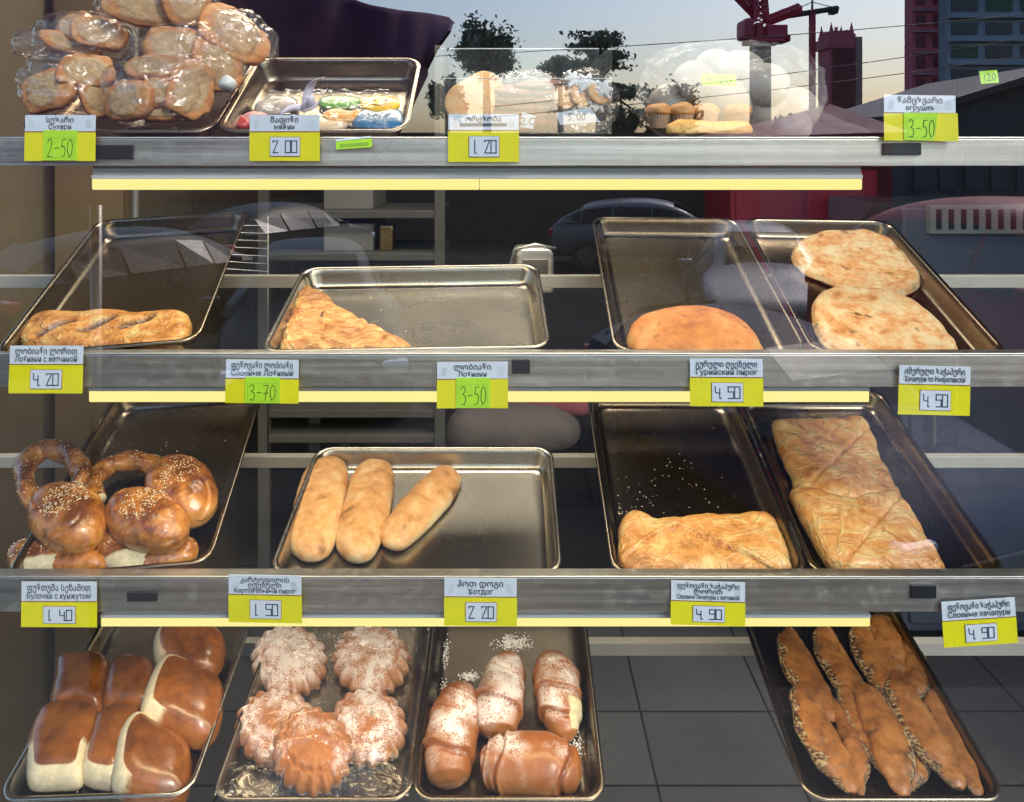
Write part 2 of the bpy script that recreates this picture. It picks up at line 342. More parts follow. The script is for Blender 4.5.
# ---------------------------------------------------------------- trays
def rrect(w, l, r, n=8):      # front edge at v=0, centred on u
    r = min(r, w / 2 - 1e-4, l / 2 - 1e-4); pts = []
    for cx, cy, a0 in ((w/2 - r, r, -90), (w/2 - r, l - r, 0), (-w/2 + r, l - r, 90), (-w/2 + r, r, 180)):
        for i in range(n + 1):
            a = R(a0 + 90 * i / n); pts.append((cx + r * math.cos(a), cy + r * math.sin(a)))
    return pts
class Tray:
    def __init__(s, xa, xb, py, length, tilt, yaw, label, mat='tray', depth=.034, D=1.115, name='metal_tray', group='steel baking trays on the rack', corner=.030, cat='tray', W=None):
        s.T = R(tilt); pr = EYE + ray((xa + xb) / 2, py) * D
        s.W = W or (xb - xa) * D / F; s.Lh = length; s.depth = depth
        s.rot = Matrix.Rotation(s.T, 4, 'X') @ Matrix.Rotation(R(yaw), 4, 'Z')
        n = s.rot @ Vector((0, 0, 1)); s.O = pr - n * depth
        s.Mx = Matrix.Translation(s.O) @ s.rot; s.inv = s.Mx.inverted(); s.eul = s.rot.to_euler()
        s.obj = s.build(name, mat, corner); tag(s.obj, label, cat, group)
    def build(s, name, mat, corner):
        W, Ln, d = s.W, s.Lh, s.depth
        prof = [(.0030, d - .0045, 1), (.0008, d - .0040, 1), (0, d - .002, 1), (.0008, d - .0004, 1), (.003, d, 1), (.0065, d - .0006, 1), (.0085, d - .003, 1), (.011, d - .010, 1), (.0155, .010, 1), (.018, .0045, 1), (.0225, .0012, 1), (.030, 0, 1)]
        vs = []; fs = []; m = None
        for ins, z, _ in prof:
            p = rrect(W - 2*ins, Ln - 2*ins, max(corner - ins * .45, .008)); m = len(p)
            vs += [(x, y + ins, z) for x, y in p]
        k = len(prof)
        for i in range(k - 1):
            for j in range(m):
                fs.append((i*m + j, i*m + (j+1) % m, (i+1)*m + (j+1) % m, (i+1)*m + j))
        fs.append(tuple((k-1)*m + j for j in range(m)))
        # outside wall
        o0 = len(vs)
        for ins, z in ((.0085, d - .0045), (.0165, .006), (.024, -.0014), (.031, -.0022)):
            p = rrect(W - 2*ins, Ln - 2*ins, max(corner - ins * .45, .008)); vs += [(x, y + ins, z) for x, y in p]
        for j in range(m): fs.append((j, o0 + j, o0 + (j+1) % m, (j+1) % m))
        for i in range(3):
            for j in range(m): fs.append((o0 + i*m + j, o0 + (i+1)*m + j, o0 + (i+1)*m + (j+1) % m, o0 + i*m + (j+1) % m))
        fs.append(tuple(o0 + 3*m + j for j in range(m))[::-1])
        me = mesh_of(name, vs, fs); bm = bmesh.new(); bm.from_mesh(me); bmesh.ops.recalc_face_normals(bm, faces=bm.faces[:]); bm.to_mesh(me); bm.free()
        o = link(name, me, M[mat], None, True); o.location = s.O; o.rotation_euler = s.eul
        return o
    def uv(s, px, py, h=0.0):       # pixel -> point on the plane h above the tray bottom, tray frame
        o = s.inv @ EYE; d = (s.inv.to_3x3() @ ray(px, py)); t = (h - o.z) / d.z; p = o + d * t; return Vector((p.x, p.y))
    def place(s, o, c, h=0.0, spin=0.0, lean=None):
        m = s.Mx @ Matrix.Translation((c[0], c[1], h)) @ Matrix.Rotation(spin, 4, 'Z')
        if lean: m = m @ Euler(tuple(R(a) for a in lean)).to_matrix().to_4x4()
        o.location = m.to_translation(); o.rotation_euler = m.to_euler(); return o

G = 'steel baking trays on the rack'
TR = {}
TR['1a'] = Tray(14, 212, 131, .24, 33, 0, 'steel tray under the bags of bread slices at top left', 'tray_dark')
TR['1b'] = Tray(214, 408, 131, .225, 35, 0, 'small steel tray holding wrapped iced cookies on the top shelf', 'tray_dark')
TR['2a'] = Tray(-2, 194, 348, .43, 22, 8, 'dark empty-backed tray with the slit strudel pastry, leftmost on the second row', 'tray_dark')
TR['2b'] = Tray(260, 552, 349, .285, 16.5, 2, 'wide shallow steel tray holding one triangular pastry', 'tray')
TR['2c'] = Tray(614, 811, 352, .43, 22, -1, 'dark tray holding one oval golden bread on the second row', 'tray_dark')
TR['2d'] = Tray(814, 1012, 354, .43, 22, -2, 'tray holding two flat round cheese breads on the second row', 'tray_dark')
TR['3a'] = Tray(8, 207, 571, .43, 20, 6, 'tray heaped with sesame buns and pretzel rings', 'tray_dark')
TR['3b'] = Tray(267, 563, 573, .295, 14.5, 0, 'wide steel tray holding three pale long rolls', 'tray')
TR['3c'] = Tray(612, 811, 574, .43, 20, 0, 'dark crumb-strewn tray with one folded puff pastry', 'tray_dark')
TR['3d'] = Tray(814, 1012, 576, .43, 20, 0, 'tray with two long puff pastries end to end on the third row', 'tray_dark')
TR['4a'] = Tray(-4, 190, 798, .43, 14, 2, 'tray of glossy brown pull-apart buns at bottom left', 'tray')
TR['4b'] = Tray(209, 411, 800, .43, 14, 0, 'tray of sugared fluted cakes under cling film', 'tray_dark')
TR['4c'] = Tray(411, 607, 800, .43, 14, 0, 'tray of sugar-dusted rolled croissants with spilt sugar', 'tray_dark')
TR['4d'] = Tray(806, 1010, 800, .43, 14, 0, 'tray of dark filled spindle pies at bottom right', 'tray_dark')

# ---------------------------------------------------------------- dough shapes
def smooth_outline(pts, n=110):
    P = [Vector((p[0], p[1])) for p in pts]; k = len(P); c = []
    for i in range(k):
        a, b, d, e = P[i-1], P[i], P[(i+1) % k], P[(i+2) % k]
        for j in range(14):
            t = j / 14; c.append(.5 * ((2*b) + (d - a)*t + (2*a - 5*b + 4*d - e)*t*t + (3*b - a - 3*d + e)*t**3))
    Ls = [0]
    for i in range(len(c)): Ls.append(Ls[-1] + (c[(i+1) % len(c)] - c[i]).length)
    o = []; j = 0
    for i in range(n):
        s = Ls[-1] * i / n
        while Ls[j+1] < s: j += 1
        t = (s - Ls[j]) / max(1e-9, Ls[j+1] - Ls[j]); o.append(c[j] + (c[(j+1) % len(c)] - c[j]) * t)
    if sum(a.x*b.y - b.x*a.y for a, b in zip(o, o[1:] + o[:1])) < 0: o.reverse()
    return o
def fbm(p, s, o=4): return noise.fractal(p * s, 1.0, 2.0, o)
def setattrs(me, mask, brown):
    a = me.color_attributes.new('mask', 'FLOAT_COLOR', 'POINT'); a.data.foreach_set('color', [x for m in mask for x in (m[0], m[1], m[2], 1)])
    b = me.attributes.new('brown', 'FLOAT', 'POINT'); b.data.foreach_set('value', brown)
SEED = [0]
def dome(name, outline, H, mat, parent=None, p=2.4, q=2.2, nr=44, na=150, zb=.28, disp=None, mask=None, amp=.0012, fr=45, centre=None, raise_=None, brown=None, core=.85):
    """closed pastry body from an outline (own frame, metres), domed to height H; returns object and centre"""
    O = smooth_outline(outline, na); c = sum(O, Vector((0, 0))) / len(O)
    if centre: c = Vector(centre)
    xx_ = sum((v.x-c.x)**2 for v in O); yy_ = sum((v.y-c.y)**2 for v in O); xy = sum((v.x-c.x)*(v.y-c.y) for v in O)
    th = .5 * math.atan2(2*xy, xx_ - yy_); ax = Vector((math.cos(th), math.sin(th))); pe = Vector((-ax.y, ax.x))
    a = max(abs((v-c).dot(ax)) for v in O); b = max(abs((v-c).dot(pe)) for v in O); cl = max(0, a - b) * core
    SEED[0] += 1; sd = Vector((SEED[0]*3.7, SEED[0]*1.3, 0))
    cen = [ax * max(-cl, min(cl, (v-c).dot(ax))) for v in O]
    vs = []; info = []; prof = []
    nu = int(nr * .8)
    for i in range(nu + 1):
        e = i / nu; r_ = e / .72 * .86 if e < .72 else .86 + .14 * math.sin((e - .72) / .28 * math.pi / 2)
        prof.append((r_, zb*H + (1-zb)*H * max(0.0, 1 - r_ ** p) ** (1/q)))
    for i in range(1, nr - nu + 1):
        f = math.pi/2 * i / (nr - nu) * .85; prof.append((.80 + .20*math.cos(f), zb*H*(1 - math.sin(f) / math.sin(math.pi/2*.85))))
    for i, (r, z) in enumerate(prof):
        for j, v in enumerate(O):
            q_ = cen[j] * (1 - 0) + ((v - c) - cen[j]) * r if r > .0001 else cen[j]
            z_ = z
            if disp and i <= nu: z_ += disp(q_, r, z, j / na)
            vs.append(Vector((q_.x, q_.y, z_))); info.append((r, i <= nu))
    fs = []
    for i in range(len(prof) - 1):
        for j in range(na):
            fs.append((i*na + j, (i+1)*na + j, (i+1)*na + (j+1) % na, i*na + (j+1) % na))
    k = len(vs); vs.append(Vector((0, 0, 0))); info.append((0, False)); l = (len(prof)-1)*na
    fs += [(l + j, k, l + (j+1) % na) for j in range(na)]
    me = mesh_of(name, vs, fs)
    bm = bmesh.new(); bm.from_mesh(me); bmesh.ops.remove_doubles(bm, verts=bm.verts[:], dist=1e-5); bmesh.ops.recalc_face_normals(bm, faces=bm.faces[:]); bm.normal_update()
    mk = []; br = []
    for v in bm.verts:
        co = v.co.copy()
        if co.z > .0008:
            v.co = co + v.normal * (amp * fbm(co + sd, fr) + amp * 1.3 * fbm(co + sd, fr * .3, 2))
        mk.append(mask(co, v.normal) if mask else (0, 0, 0)); br.append(brown(co, v.normal) if brown else max(0, min(1, co.z / H)) ** .7)
        v.co.z = max(v.co.z, 0)
    bm.to_mesh(me); bm.free(); setattrs(me, mk, br)
    return link(name, me, mat, parent, True), c
def food(tr, name, px, H, mat, label, cat, group=None, h=0.0, lift=.3, lean=None, **k):
    pts = [tr.uv(x, y, h + H * lift) for x, y in px]
    c = sum(pts, Vector((0, 0))) / len(pts)
    o, c2 = dome(name, [p - c for p in pts], H, mat, **k)
    tr.place(o, c + c2, h, 0, lean); return tag(o, label, cat, group)
def sweep(name, pts, rad, mat, parent=None, flat=1.0, n=28, sub=14, fn=None, mask=None, amp=.001, fr=50, brown=None, up=(0, 0, 1)):
    """tapered body swept along a path; fn(t, a) scales the radius"""
    P = [Vector(p) for p in pts]; k = len(P); c = []; rr = []
    for i in range(k - 1):
        a, b, d, e = P[max(i-1, 0)], P[i], P[i+1], P[min(i+2, k-1)]
        for j in range(sub):
            t = j / sub; c.append(.5 * ((2*b) + (d-a)*t + (2*a-5*b+4*d-e)*t*t + (3*b-a-3*d+e)*t**3)); rr.append(rad[i] + (rad[i+1]-rad[i]) * (3*t*t - 2*t**3))
    c.append(P[-1]); rr.append(rad[-1]); m = len(c); SEED[0] += 1; sd = Vector((SEED[0]*2.9, 0, SEED[0]*1.9))
    vs = []; fs = []; tt = []
    U = Vector(up)
    for i, p in enumerate(c):
        d = (c[min(i+1, m-1)] - c[max(i-1, 0)]).normalized(); s = d.cross(U).normalized(); w = s.cross(d)
        for j in range(n):
            a = 2*math.pi*j/n; r = rr[i] * (fn(i/(m-1), a) if fn else 1)
            vs.append(p + s*math.cos(a)*r + w*math.sin(a)*r*flat); tt.append((i/(m-1), a))
    for i in range(m-1):
        for j in range(n): fs.append((i*n+j, i*n+(j+1) % n, (i+1)*n+(j+1) % n, (i+1)*n+j))
    vs += [c[0], c[-1]]; tt += [(0, 0), (1, 0)]; A = len(vs)-2
    fs += [(A, (j+1) % n, j) for j in range(n)] + [(A+1, (m-1)*n+j, (m-1)*n+(j+1) % n) for j in range(n)]
    me = mesh_of(name, vs, fs); bm = bmesh.new(); bm.from_mesh(me); bmesh.ops.recalc_face_normals(bm, faces=bm.faces[:]); bm.normal_update(); bm.verts.ensure_lookup_table()
    mk = []; br = []
    for i, v in enumerate(bm.verts):
        co = v.co.copy(); mk.append(mask(co, v.normal, *tt[i]) if mask else (0, 0, 0)); br.append(brown(co, v.normal, *tt[i]) if brown else .5 + .5*v.normal.z)
        v.co = co + v.normal * amp * (fbm(co + sd, fr) + 1.2*fbm(co + sd, fr*.3, 2))
    bm.to_mesh(me); bm.free(); setattrs(me, mk, br)
    return link(name, me, mat, parent, True)
def seeds(host, n, pred, name='sesame_seeds', size=.0013, mat='sesame', squash=.4):
    """tiny grains lying on the host's surface, one part of the host"""
    me = host.data; rnd = random.Random(SEED[0] * 13 + n); mb = MB(); tri = [p for p in me.polygons if pred(p.center, p.normal)]
    if not tri: return
    wts = [p.area for p in tri]
    for p in rnd.choices(tri, wts, k=n):
        vs = [me.vertices[i].co for i in p.vertices]; w = [rnd.random() for _ in vs]; s = sum(w); co = sum((v*x for v, x in zip(vs, w)), Vector((0, 0, 0))) / s
        nn = p.normal; a = nn.orthogonal().normalized(); b = nn.cross(a); t = rnd.random()*6.28; a, b = a*math.cos(t) + b*math.sin(t), b*math.cos(t) - a*math.sin(t)
        z = size * rnd.uniform(.7, 1.2)
        mb.add([co + a*z*1.5, co + b*z*.8, co - a*z*1.3, co - b*z*.8, co + nn*z*squash*1.6, co - nn*z*.3], [(0,1,4),(1,2,4),(2,3,4),(3,0,4),(1,0,5),(2,1,5),(3,2,5),(0,3,5)])
    o = mb.build(name, M[mat], host, True); o['kind'] = 'stuff'; return o
M['sesame'] = simple('sesame', (.82, .70, .45), .5, var=.15, scale=300)
# ---------------------------------------------------------------- breads, row 2
M['puff'] = crust('puff_pastry', (.71, .47, .17), (.36, .13, .025), amt=1.6, bias=-.16, scale=26, rough=.38, coat=.15, bmp=.7, streak=14, topw=.35)
M['puff_pale'] = crust('pale_puff_pastry', (.72, .50, .20), (.38, .15, .03), amt=1.6, bias=-.18, scale=20, rough=.38, coat=.15, bmp=.6, streak=9, topw=.2)
M['pie'] = crust('oval_pie_crust', (.60, .34, .10), (.34, .11, .02), amt=1.3, bias=-.10, scale=20, rough=.5, bmp=.3, topw=.5, blister=45)
M['khach'] = crust('cheese_bread', (.76, .60, .33), (.42, .16, .04), amt=1.7, bias=-.38, scale=34, rough=.45, bmp=.6, topw=-.2, blister=40)
M['roll'] = crust('pale_roll', (.72, .55, .28), (.46, .21, .06), amt=1.2, bias=-.20, scale=30, rough=.5, bmp=.35, topw=.75, blister=30)

def slits(co, n):        # three diagonal open cuts of the strudel
    B = 0
    for u0, v0 in ((-.072, .004), (-.012, .004), (.046, .002)):
        t = (co.x - u0) * .80 + (co.y - v0) * .60; d = -(co.x - u0) * .60 + (co.y - v0) * .80
        B = max(B, max(0, 1 - abs(t) / .030) ** .4 * max(0, 1 - abs(d) / .0105))
    return B if n.z > .2 else 0
o = food(TR['2a'], 'strudel', [(20,331),(36,318),(80,314),(130,314),(182,316),(192,326),(186,344),(160,352),(60,352),(24,346)], .030, M['puff'],
    'long golden strudel with diagonal slits, alone in the leftmost second-row tray', 'pastry', p=6, q=2.2, lift=.45,
    mask=lambda co, n: (0, 0, min(1, slits(co, n) * 2.2)), disp=lambda q, r, z, t: -.012 * slits(Vector((q.x, q.y, 0)), Vector((0,0,1))) + .0025 * math.sin(q.x * 75 + q.y * 55), amp=.0016)
o = food(TR['2b'], 'triangle_pastry', [(281,344),(291,315),(298,294),(306,288),(322,295),(345,314),(375,330),(405,344),(412,350),(395,356),(330,357),(286,354)], .026, M['puff'],
    'triangular flaky pastry with a small dark vent hole, in the wide steel tray', 'pastry', p=5, q=2.2, lift=.35, core=.6,
    mask=lambda co, n: (0, 0, 1 if (abs(co.x + .018) < .0022 and abs(co.y - .014) < .007) else 0), disp=lambda q, r, z, t: .0022 * math.sin(q.y * 210 + 30 * q.x + 3 * math.sin(q.x * 60)), amp=.0018)
o = food(TR['2c'], 'oval_bread', [(627,334),(640,318),(672,309),(710,309),(742,321),(760,342),(762,358),(735,368),(690,370),(645,364),(630,350)], .036, M['pie'],
    'smooth oval golden bread lying alone in the dark tray of the second row', 'bread', p=2.6, q=2.0, lift=.35, amp=.0010)
kd = lambda q, r, z, t: (.0035 if .80 < r < .97 else 0) + .0012 * math.sin(q.x * 90) * math.sin(q.y * 110)
o = food(TR['2d'], 'cheese_bread', [(792,256),(800,241),(822,232),(855,230),(885,238),(910,254),(922,275),(916,289),(892,296),(860,292),(822,281),(800,270)], .016, M['khach'],
    'round flat cheese bread with brown blisters, the one lying behind', 'cheese bread', 'flat round cheese breads sharing a tray', p=5, q=2.6, lift=.5, disp=kd, amp=.0014, brown=lambda co, n: .4)
o = food(TR['2d'], 'cheese_bread', [(811,311),(818,295),(840,288),(872,290),(905,298),(932,315),(950,335),(958,354),(930,366),(880,366),(835,352),(817,335)], .017, M['khach'],
    'round flat cheese bread with a short dark crack, the one lying in front', 'cheese bread', 'flat round cheese breads sharing a tray', p=5, q=2.6, lift=.5, disp=kd, amp=.0014, brown=lambda co, n: .4,
    mask=lambda co, n: (0, 0, .85 if (abs(co.y - .012 + .25 * co.x) < .0022 + .002 * math.sin(co.x * 400) and -.040 < co.x < -.002) else 0))

# ---------------------------------------------------------------- row 3
def dimp(q, r, z, t): return -.0016 * max(0, noise.noise(Vector((q.x * 60, q.y * 60, 2)))) * 2
o = food(TR['3b'], 'long_roll', [(288,532),(296,495),(303,474),(318,460),(338,459),(348,470),(346,498),(338,535),(326,553),(306,558),(291,549)], .034, M['roll'],
    'pale long potato roll lying nearest the left side of the wide tray', 'bread roll', 'long pale rolls in the wide tray', p=2.6, q=2.1, lift=.4, disp=dimp)
o = food(TR['3b'], 'long_roll', [(336,538),(346,495),(354,473),(368,462),(386,463),(394,477),(390,512),(378,545),(364,558),(346,555)], .034, M['roll'],
    'pale long potato roll lying between the other two rolls of the wide tray', 'bread roll', 'long pale rolls in the wide tray', p=2.6, q=2.1, lift=.4, disp=dimp)
pleat = lambda q, r, z, t: .0075 * abs(math.sin((q.x * .5 + q.y) * 62)) * (1 - r * .7) - .002
o = food(TR['3b'], 'hotdog_roll', [(381,531),(396,508),(428,476),(444,466),(457,470),(461,481),(448,504),(416,536),(399,547),(385,544)], .032, M['roll'],
    'pleated slanting hot dog roll, rightmost roll of the wide tray', 'bread roll', p=2.4, q=2.0, lift=.4, disp=pleat)
fold = lambda q, r, z, t: -.008 * math.exp(-((q.y - .022 + .62 * abs(q.x + .035)) / .0022) ** 2) + .004 * math.exp(-((q.y - .028 + .62 * abs(q.x + .035)) / .005) ** 2) + .0015 * math.sin(q.x * 60 + q.y * 30)
o = food(TR['3c'], 'puff_envelope', [(619,556),(619,528),(628,514),(642,516),(655,520),(700,517),(740,516),(766,516),(780,532),(789,562),(786,574),(720,578),(650,577),(626,572)], .030, M['puff_pale'],
    'folded golden puff pastry envelope at the front of the crumb-strewn tray', 'puff pastry', p=6, q=2.3, lift=.4, disp=fold, amp=.0022)
bub = lambda q, r, z, t: .006 * noise.noise(Vector((q.x * 30, q.y * 22, 5))) + .0010 * math.sin(q.y * 160 + q.x * 160) - .007 * math.exp(-((q.x * .9 + q.y + .01) / .003) ** 2) - .006 * math.exp(-((q.x * .9 - q.y - .015) / .003) ** 2) + .004 * math.exp(-((q.x * .9 + q.y + .018) / .006) ** 2)
o = food(TR['3d'], 'puff_envelope', [(773,428),(776,420),(820,419),(858,420),(870,430),(882,460),(897,490),(895,502),(850,504),(812,502),(796,490),(784,460)], .034, M['puff_pale'],
    'long golden puff pastry at the back of the rightmost third-row tray', 'puff pastry', 'two puff pastries lying end to end', p=5, q=2.3, lift=.5, disp=bub, amp=.003, fr=28)
o = food(TR['3d'], 'puff_envelope', [(792,492),(806,488),(828,494),(850,500),(872,492),(893,487),(906,500),(928,535),(945,568),(935,574),(880,576),(838,572),(818,548),(803,520)], .036, M['puff_pale'],
    'long golden puff pastry at the front of the rightmost third-row tray', 'puff pastry', 'two puff pastries lying end to end', p=5, q=2.3, lift=.5, disp=bub, amp=.003, fr=28)

# sesame buns, rings and torn pieces
M['bun'] = crust('sesame_bun_crust', (.66, .34, .085), (.15, .042, .010), amt=1.3, bias=-.10, scale=24, rough=.28, coat=.45, bmp=.4, topw=1.0)
T = TR['3a']; GB = 'sesame buns and rings heaped in one tray'
def arc(tr, px, h, r, mat, label, name, lift=None, tilt=0):
    pts = []
    for i, (x, y) in enumerate(px):
        hh = h + (lift[i] if lift else 0); p = tr.uv(x, y, hh); pts.append(Vector((p.x, p.y, hh)))
    c = sum(pts, Vector((0, 0, 0))) / len(pts)
    tw = lambda t, a: 1 + .10 * math.sin(a * 2 + t * 26)
    o = sweep(name, [p - c for p in pts], r, mat, fn=tw, flat=.95, amp=.0012, mask=lambda co, n, t, a: (1 if (t < .015 or t > .985) else 0, 0, 0), brown=lambda co, n, t, a: .55 + .35 * n.z + .18 * math.sin(a * 2 + t * 26))
    tr.place(o, (c.x, c.y), c.z); seeds(o, 170, lambda c_, n: n.z > .25); return tag(o, label, 'pretzel ring', GB)
arc(T, [(40,505),(27,489),(26,465),(41,451),(60,450),(75,460),(81,476),(77,486)], .040, [.013,.016,.0175,.018,.0175,.017,.015,.010], M['bun'], 'open sesame pretzel ring standing tallest at the left of the heap', 'pretzel_ring')
arc(T, [(98,502),(93,486),(101,472),(116,463),(138,461),(158,468),(167,482)], .030, [.012,.015,.016,.0165,.016,.015,.010], M['bun'], 'dark sesame pretzel ring lying behind the middle buns', 'pretzel_ring')
def bun(tr, px, H, h, label, n, mat='bun', lean=None, g=GB):
    o = food(tr, 'sesame_bun', px, H, M[mat], label, 'sesame bun', g, h=h, lift=.5, p=2.1, q=1.9, zb=.42, amp=.0014, fr=38, lean=lean,
        disp=lambda q, r, z, t: -.0045 * max(0, 1 - abs(math.sin(math.atan2(q.y, q.x) * 1.5 + r * 2.4 + px[0][0])) * 5) * min(1, r * 1.6) + .0015 * math.sin(q.x * 70))
    seeds(o, n, lambda c_, nn: nn.z > .6 and math.hypot(c_.x + .004, c_.y - .010) < .034 + .012 * noise.noise(c_ * 90)); return o
def oval(cx, cy, rx, ry, rot=0, n=12, k=1.0):
    return [(cx + rx*math.cos(a)*math.cos(R(rot)) - ry*math.sin(a)*math.sin(R(rot)), cy + rx*math.cos(a)*math.sin(R(rot)) + ry*math.sin(a)*math.cos(R(rot))) for a in (2*math.pi*i/n for i in range(n))]
bun(T, oval(181, 488, 37, 31, 20), .052, .022, 'dark round sesame bun at the back right of the heap', 190)
bun(T, oval(67, 515, 40, 32, 0), .052, .024, 'dark round sesame bun at the front left of the heap, thick with seeds', 260)
bun(T, oval(147, 517, 43, 28, 8), .050, .026, 'lighter sesame bun with a pale split side, in front of the heap', 190)
pale_front = lambda lim: (lambda co, n: (max(0, min(1, (lim - co.y) * 160 + .8 * noise.noise(co * 120))) , 0, 0))
o = food(T, 'torn_ring_piece', [(6,560),(13,545),(36,539),(62,545),(90,549),(106,560),(98,570),(60,574),(20,573)], .030, M['bun'], 'torn piece of sesame ring with white crumb, front left of the heap', 'torn bread', GB, lift=.45, p=2.4, amp=.0016, mask=lambda co, n: (max(0, min(1, (-.006 - co.y) * 200 + .9 * noise.noise(co * 90))) if co.x < .01 else 0, 0, 0)); seeds(o, 110, lambda c_, n: n.z > .4 and c_.y > -.002)
o = food(T, 'torn_ring_piece', [(92,548),(94,530),(108,528),(130,540),(158,545),(182,536),(198,542),(193,558),(165,568),(140,575),(120,574),(103,562)], .030, M['bun'], 'torn curved piece of sesame ring with white crumb, front right of the heap', 'torn bread', GB, lift=.45, p=2.4, amp=.0016, mask=lambda co, n: (max(0, min(1, (-.012 - co.y) * 200 + .9 * noise.noise(co * 90))) if co.x < .02 else 0, 0, 0)); seeds(o, 110, lambda c_, n: n.z > .4 and c_.y > -.004)

# ---------------------------------------------------------------- row 4: pull-apart buns
M['brioche'] = crust('brioche_crust', (.44, .19, .045), (.10, .030, .008), amt=.9, bias=.12, scale=14, rough=.24, coat=.5, bmp=.22, fine=90, topw=.8, crumb=(.92, .76, .48))
T = TR['4a']; GB = 'pull-apart brioche buns in one tray'
def bri(px, H, h, label, side, lim, lean=None):
    dv = {'F': (0, -1), 'L': (-1, 0), 'FL': (-.6, -.8), None: None}[side]
    def mk(co, n):
        if not dv: return (0, 0, 0)
        d = co.x * dv[0] + co.y * dv[1]; w = (d - lim) * 110 + .45 * noise.noise(co * 60) + .5 * noise.noise(co * 260)
        return (max(0, min(1, w)) * (1 if co.z < H * .86 else 0), 0, 0)
    return food(T, 'brioche_bun', px, H, M['brioche'], label, 'brioche bun', GB, h=h, lift=.55, p=3.6, q=2.0, zb=.25, amp=.0006, fr=18, mask=mk, lean=lean, core=.5,
       brown=lambda co, n: .35 + .5 * n.z)
bri([(155,632),(170,624),(205,622),(224,634),(222,660),(205,674),(170,668),(154,655)], .048, .012, 'brown bun at the back right corner of the block, topmost in view', 'L', .03)
bri([(53,680),(56,658),(72,652),(100,653),(110,662),(106,684),(99,708),(75,704),(50,706)], .044, 0, 'brown bun at the back left of the pull-apart block', None, .03)
bri([(103,688),(112,660),(135,655),(152,660),(156,680),(150,706),(125,708),(104,706)], .044, 0, 'brown bun in the back middle of the pull-apart block', None, .03)
bri([(25,768),(27,735),(42,706),(70,699),(96,706),(100,722),(88,752),(80,778),(55,782),(30,782)], .048, 0, 'brown bun with a torn pale front, front left of the block', 'F', .008)
bri([(80,766),(88,735),(98,712),(120,704),(140,708),(144,728),(132,754),(116,780),(98,781),(83,776)], .046, 0, 'brown bun with a torn pale front, in the front middle of the block', 'F', .008)
bri([(137,712),(147,680),(162,660),(190,664),(217,673),(221,695),(214,722),(195,735),(165,728),(143,722)], .050, .014, 'glossy bun with a torn pale left side, leaning on the one in front', 'L', .016, (0, 14, 0))
bri([(108,770),(116,735),(132,717),(155,725),(183,735),(189,760),(182,788),(160,798),(128,797),(110,788)], .052, .004, 'large glossy bun with a torn pale left side, at the front right of the block', 'L', .014, (0, 14, 0))

# fluted sugar cakes
M['cake'] = crust('sugared_cake', (.42, .20, .075), (.24, .09, .028), amt=1.0, bias=-.05, scale=28, rough=.6, bmp=.6, topw=.5)
T = TR['4b']; GB = 'fluted cakes dusted with icing sugar'
def cake(cx, cy, rx, ry, h, label, sug=.75, H=.045, off=0.0, dark=0):
    px = []
    for i in range(72):
        a = 2*math.pi*i/72; k = 1 + .055 * math.cos(a * 17 + off)
        px.append((cx + rx*k*math.cos(a), cy + ry*k*math.sin(a)))
    sd = cx * .1
    def mk(co, n):
        s = sug + .6 * noise.noise(Vector((co.x * 28 + sd, co.y * 28, 3))) + .25 * noise.noise(Vector((co.x * 90 + sd, co.y * 90, 9)))
        b_ = 1 if dark and abs(co.x - .008) < .003 and abs(co.y) < .007 else 0
        return (0, max(0, min(1, s * (.35 + .75 * max(0, n.z)))), b_)
    return food(T, 'fluted_cake', px, H, M['cake'], label, 'cake', GB, h=h, lift=.45, p=2.7, q=1.7, zb=.35, na=216, mask=mk, amp=.0012, fr=70,
        disp=lambda q, r, z, t: (-.004 if .62 < r < .72 else 0) + .003 * max(0, 1 - r / .4))
cake(289, 660, 37, 33, 0, 'sugar-white fluted cake at the back left of the film-wrapped tray', .85, off=1)
cake(371, 659, 38, 33, 0, 'fluted cake at the back right of the film-wrapped tray', .6, off=2)
cake(277, 727, 41, 37, 0, 'fluted cake at the left of the film-wrapped tray beside the topmost one', .45, off=3)
cake(368, 726, 38, 37, 0, 'fluted cake with a dark raisin, at the right of the film-wrapped tray', .55, off=0, dark=1)
cake(312, 750, 39, 41, .024, 'fluted cake resting on the others at the front of the film-wrapped tray', .18, off=5, H=.040)

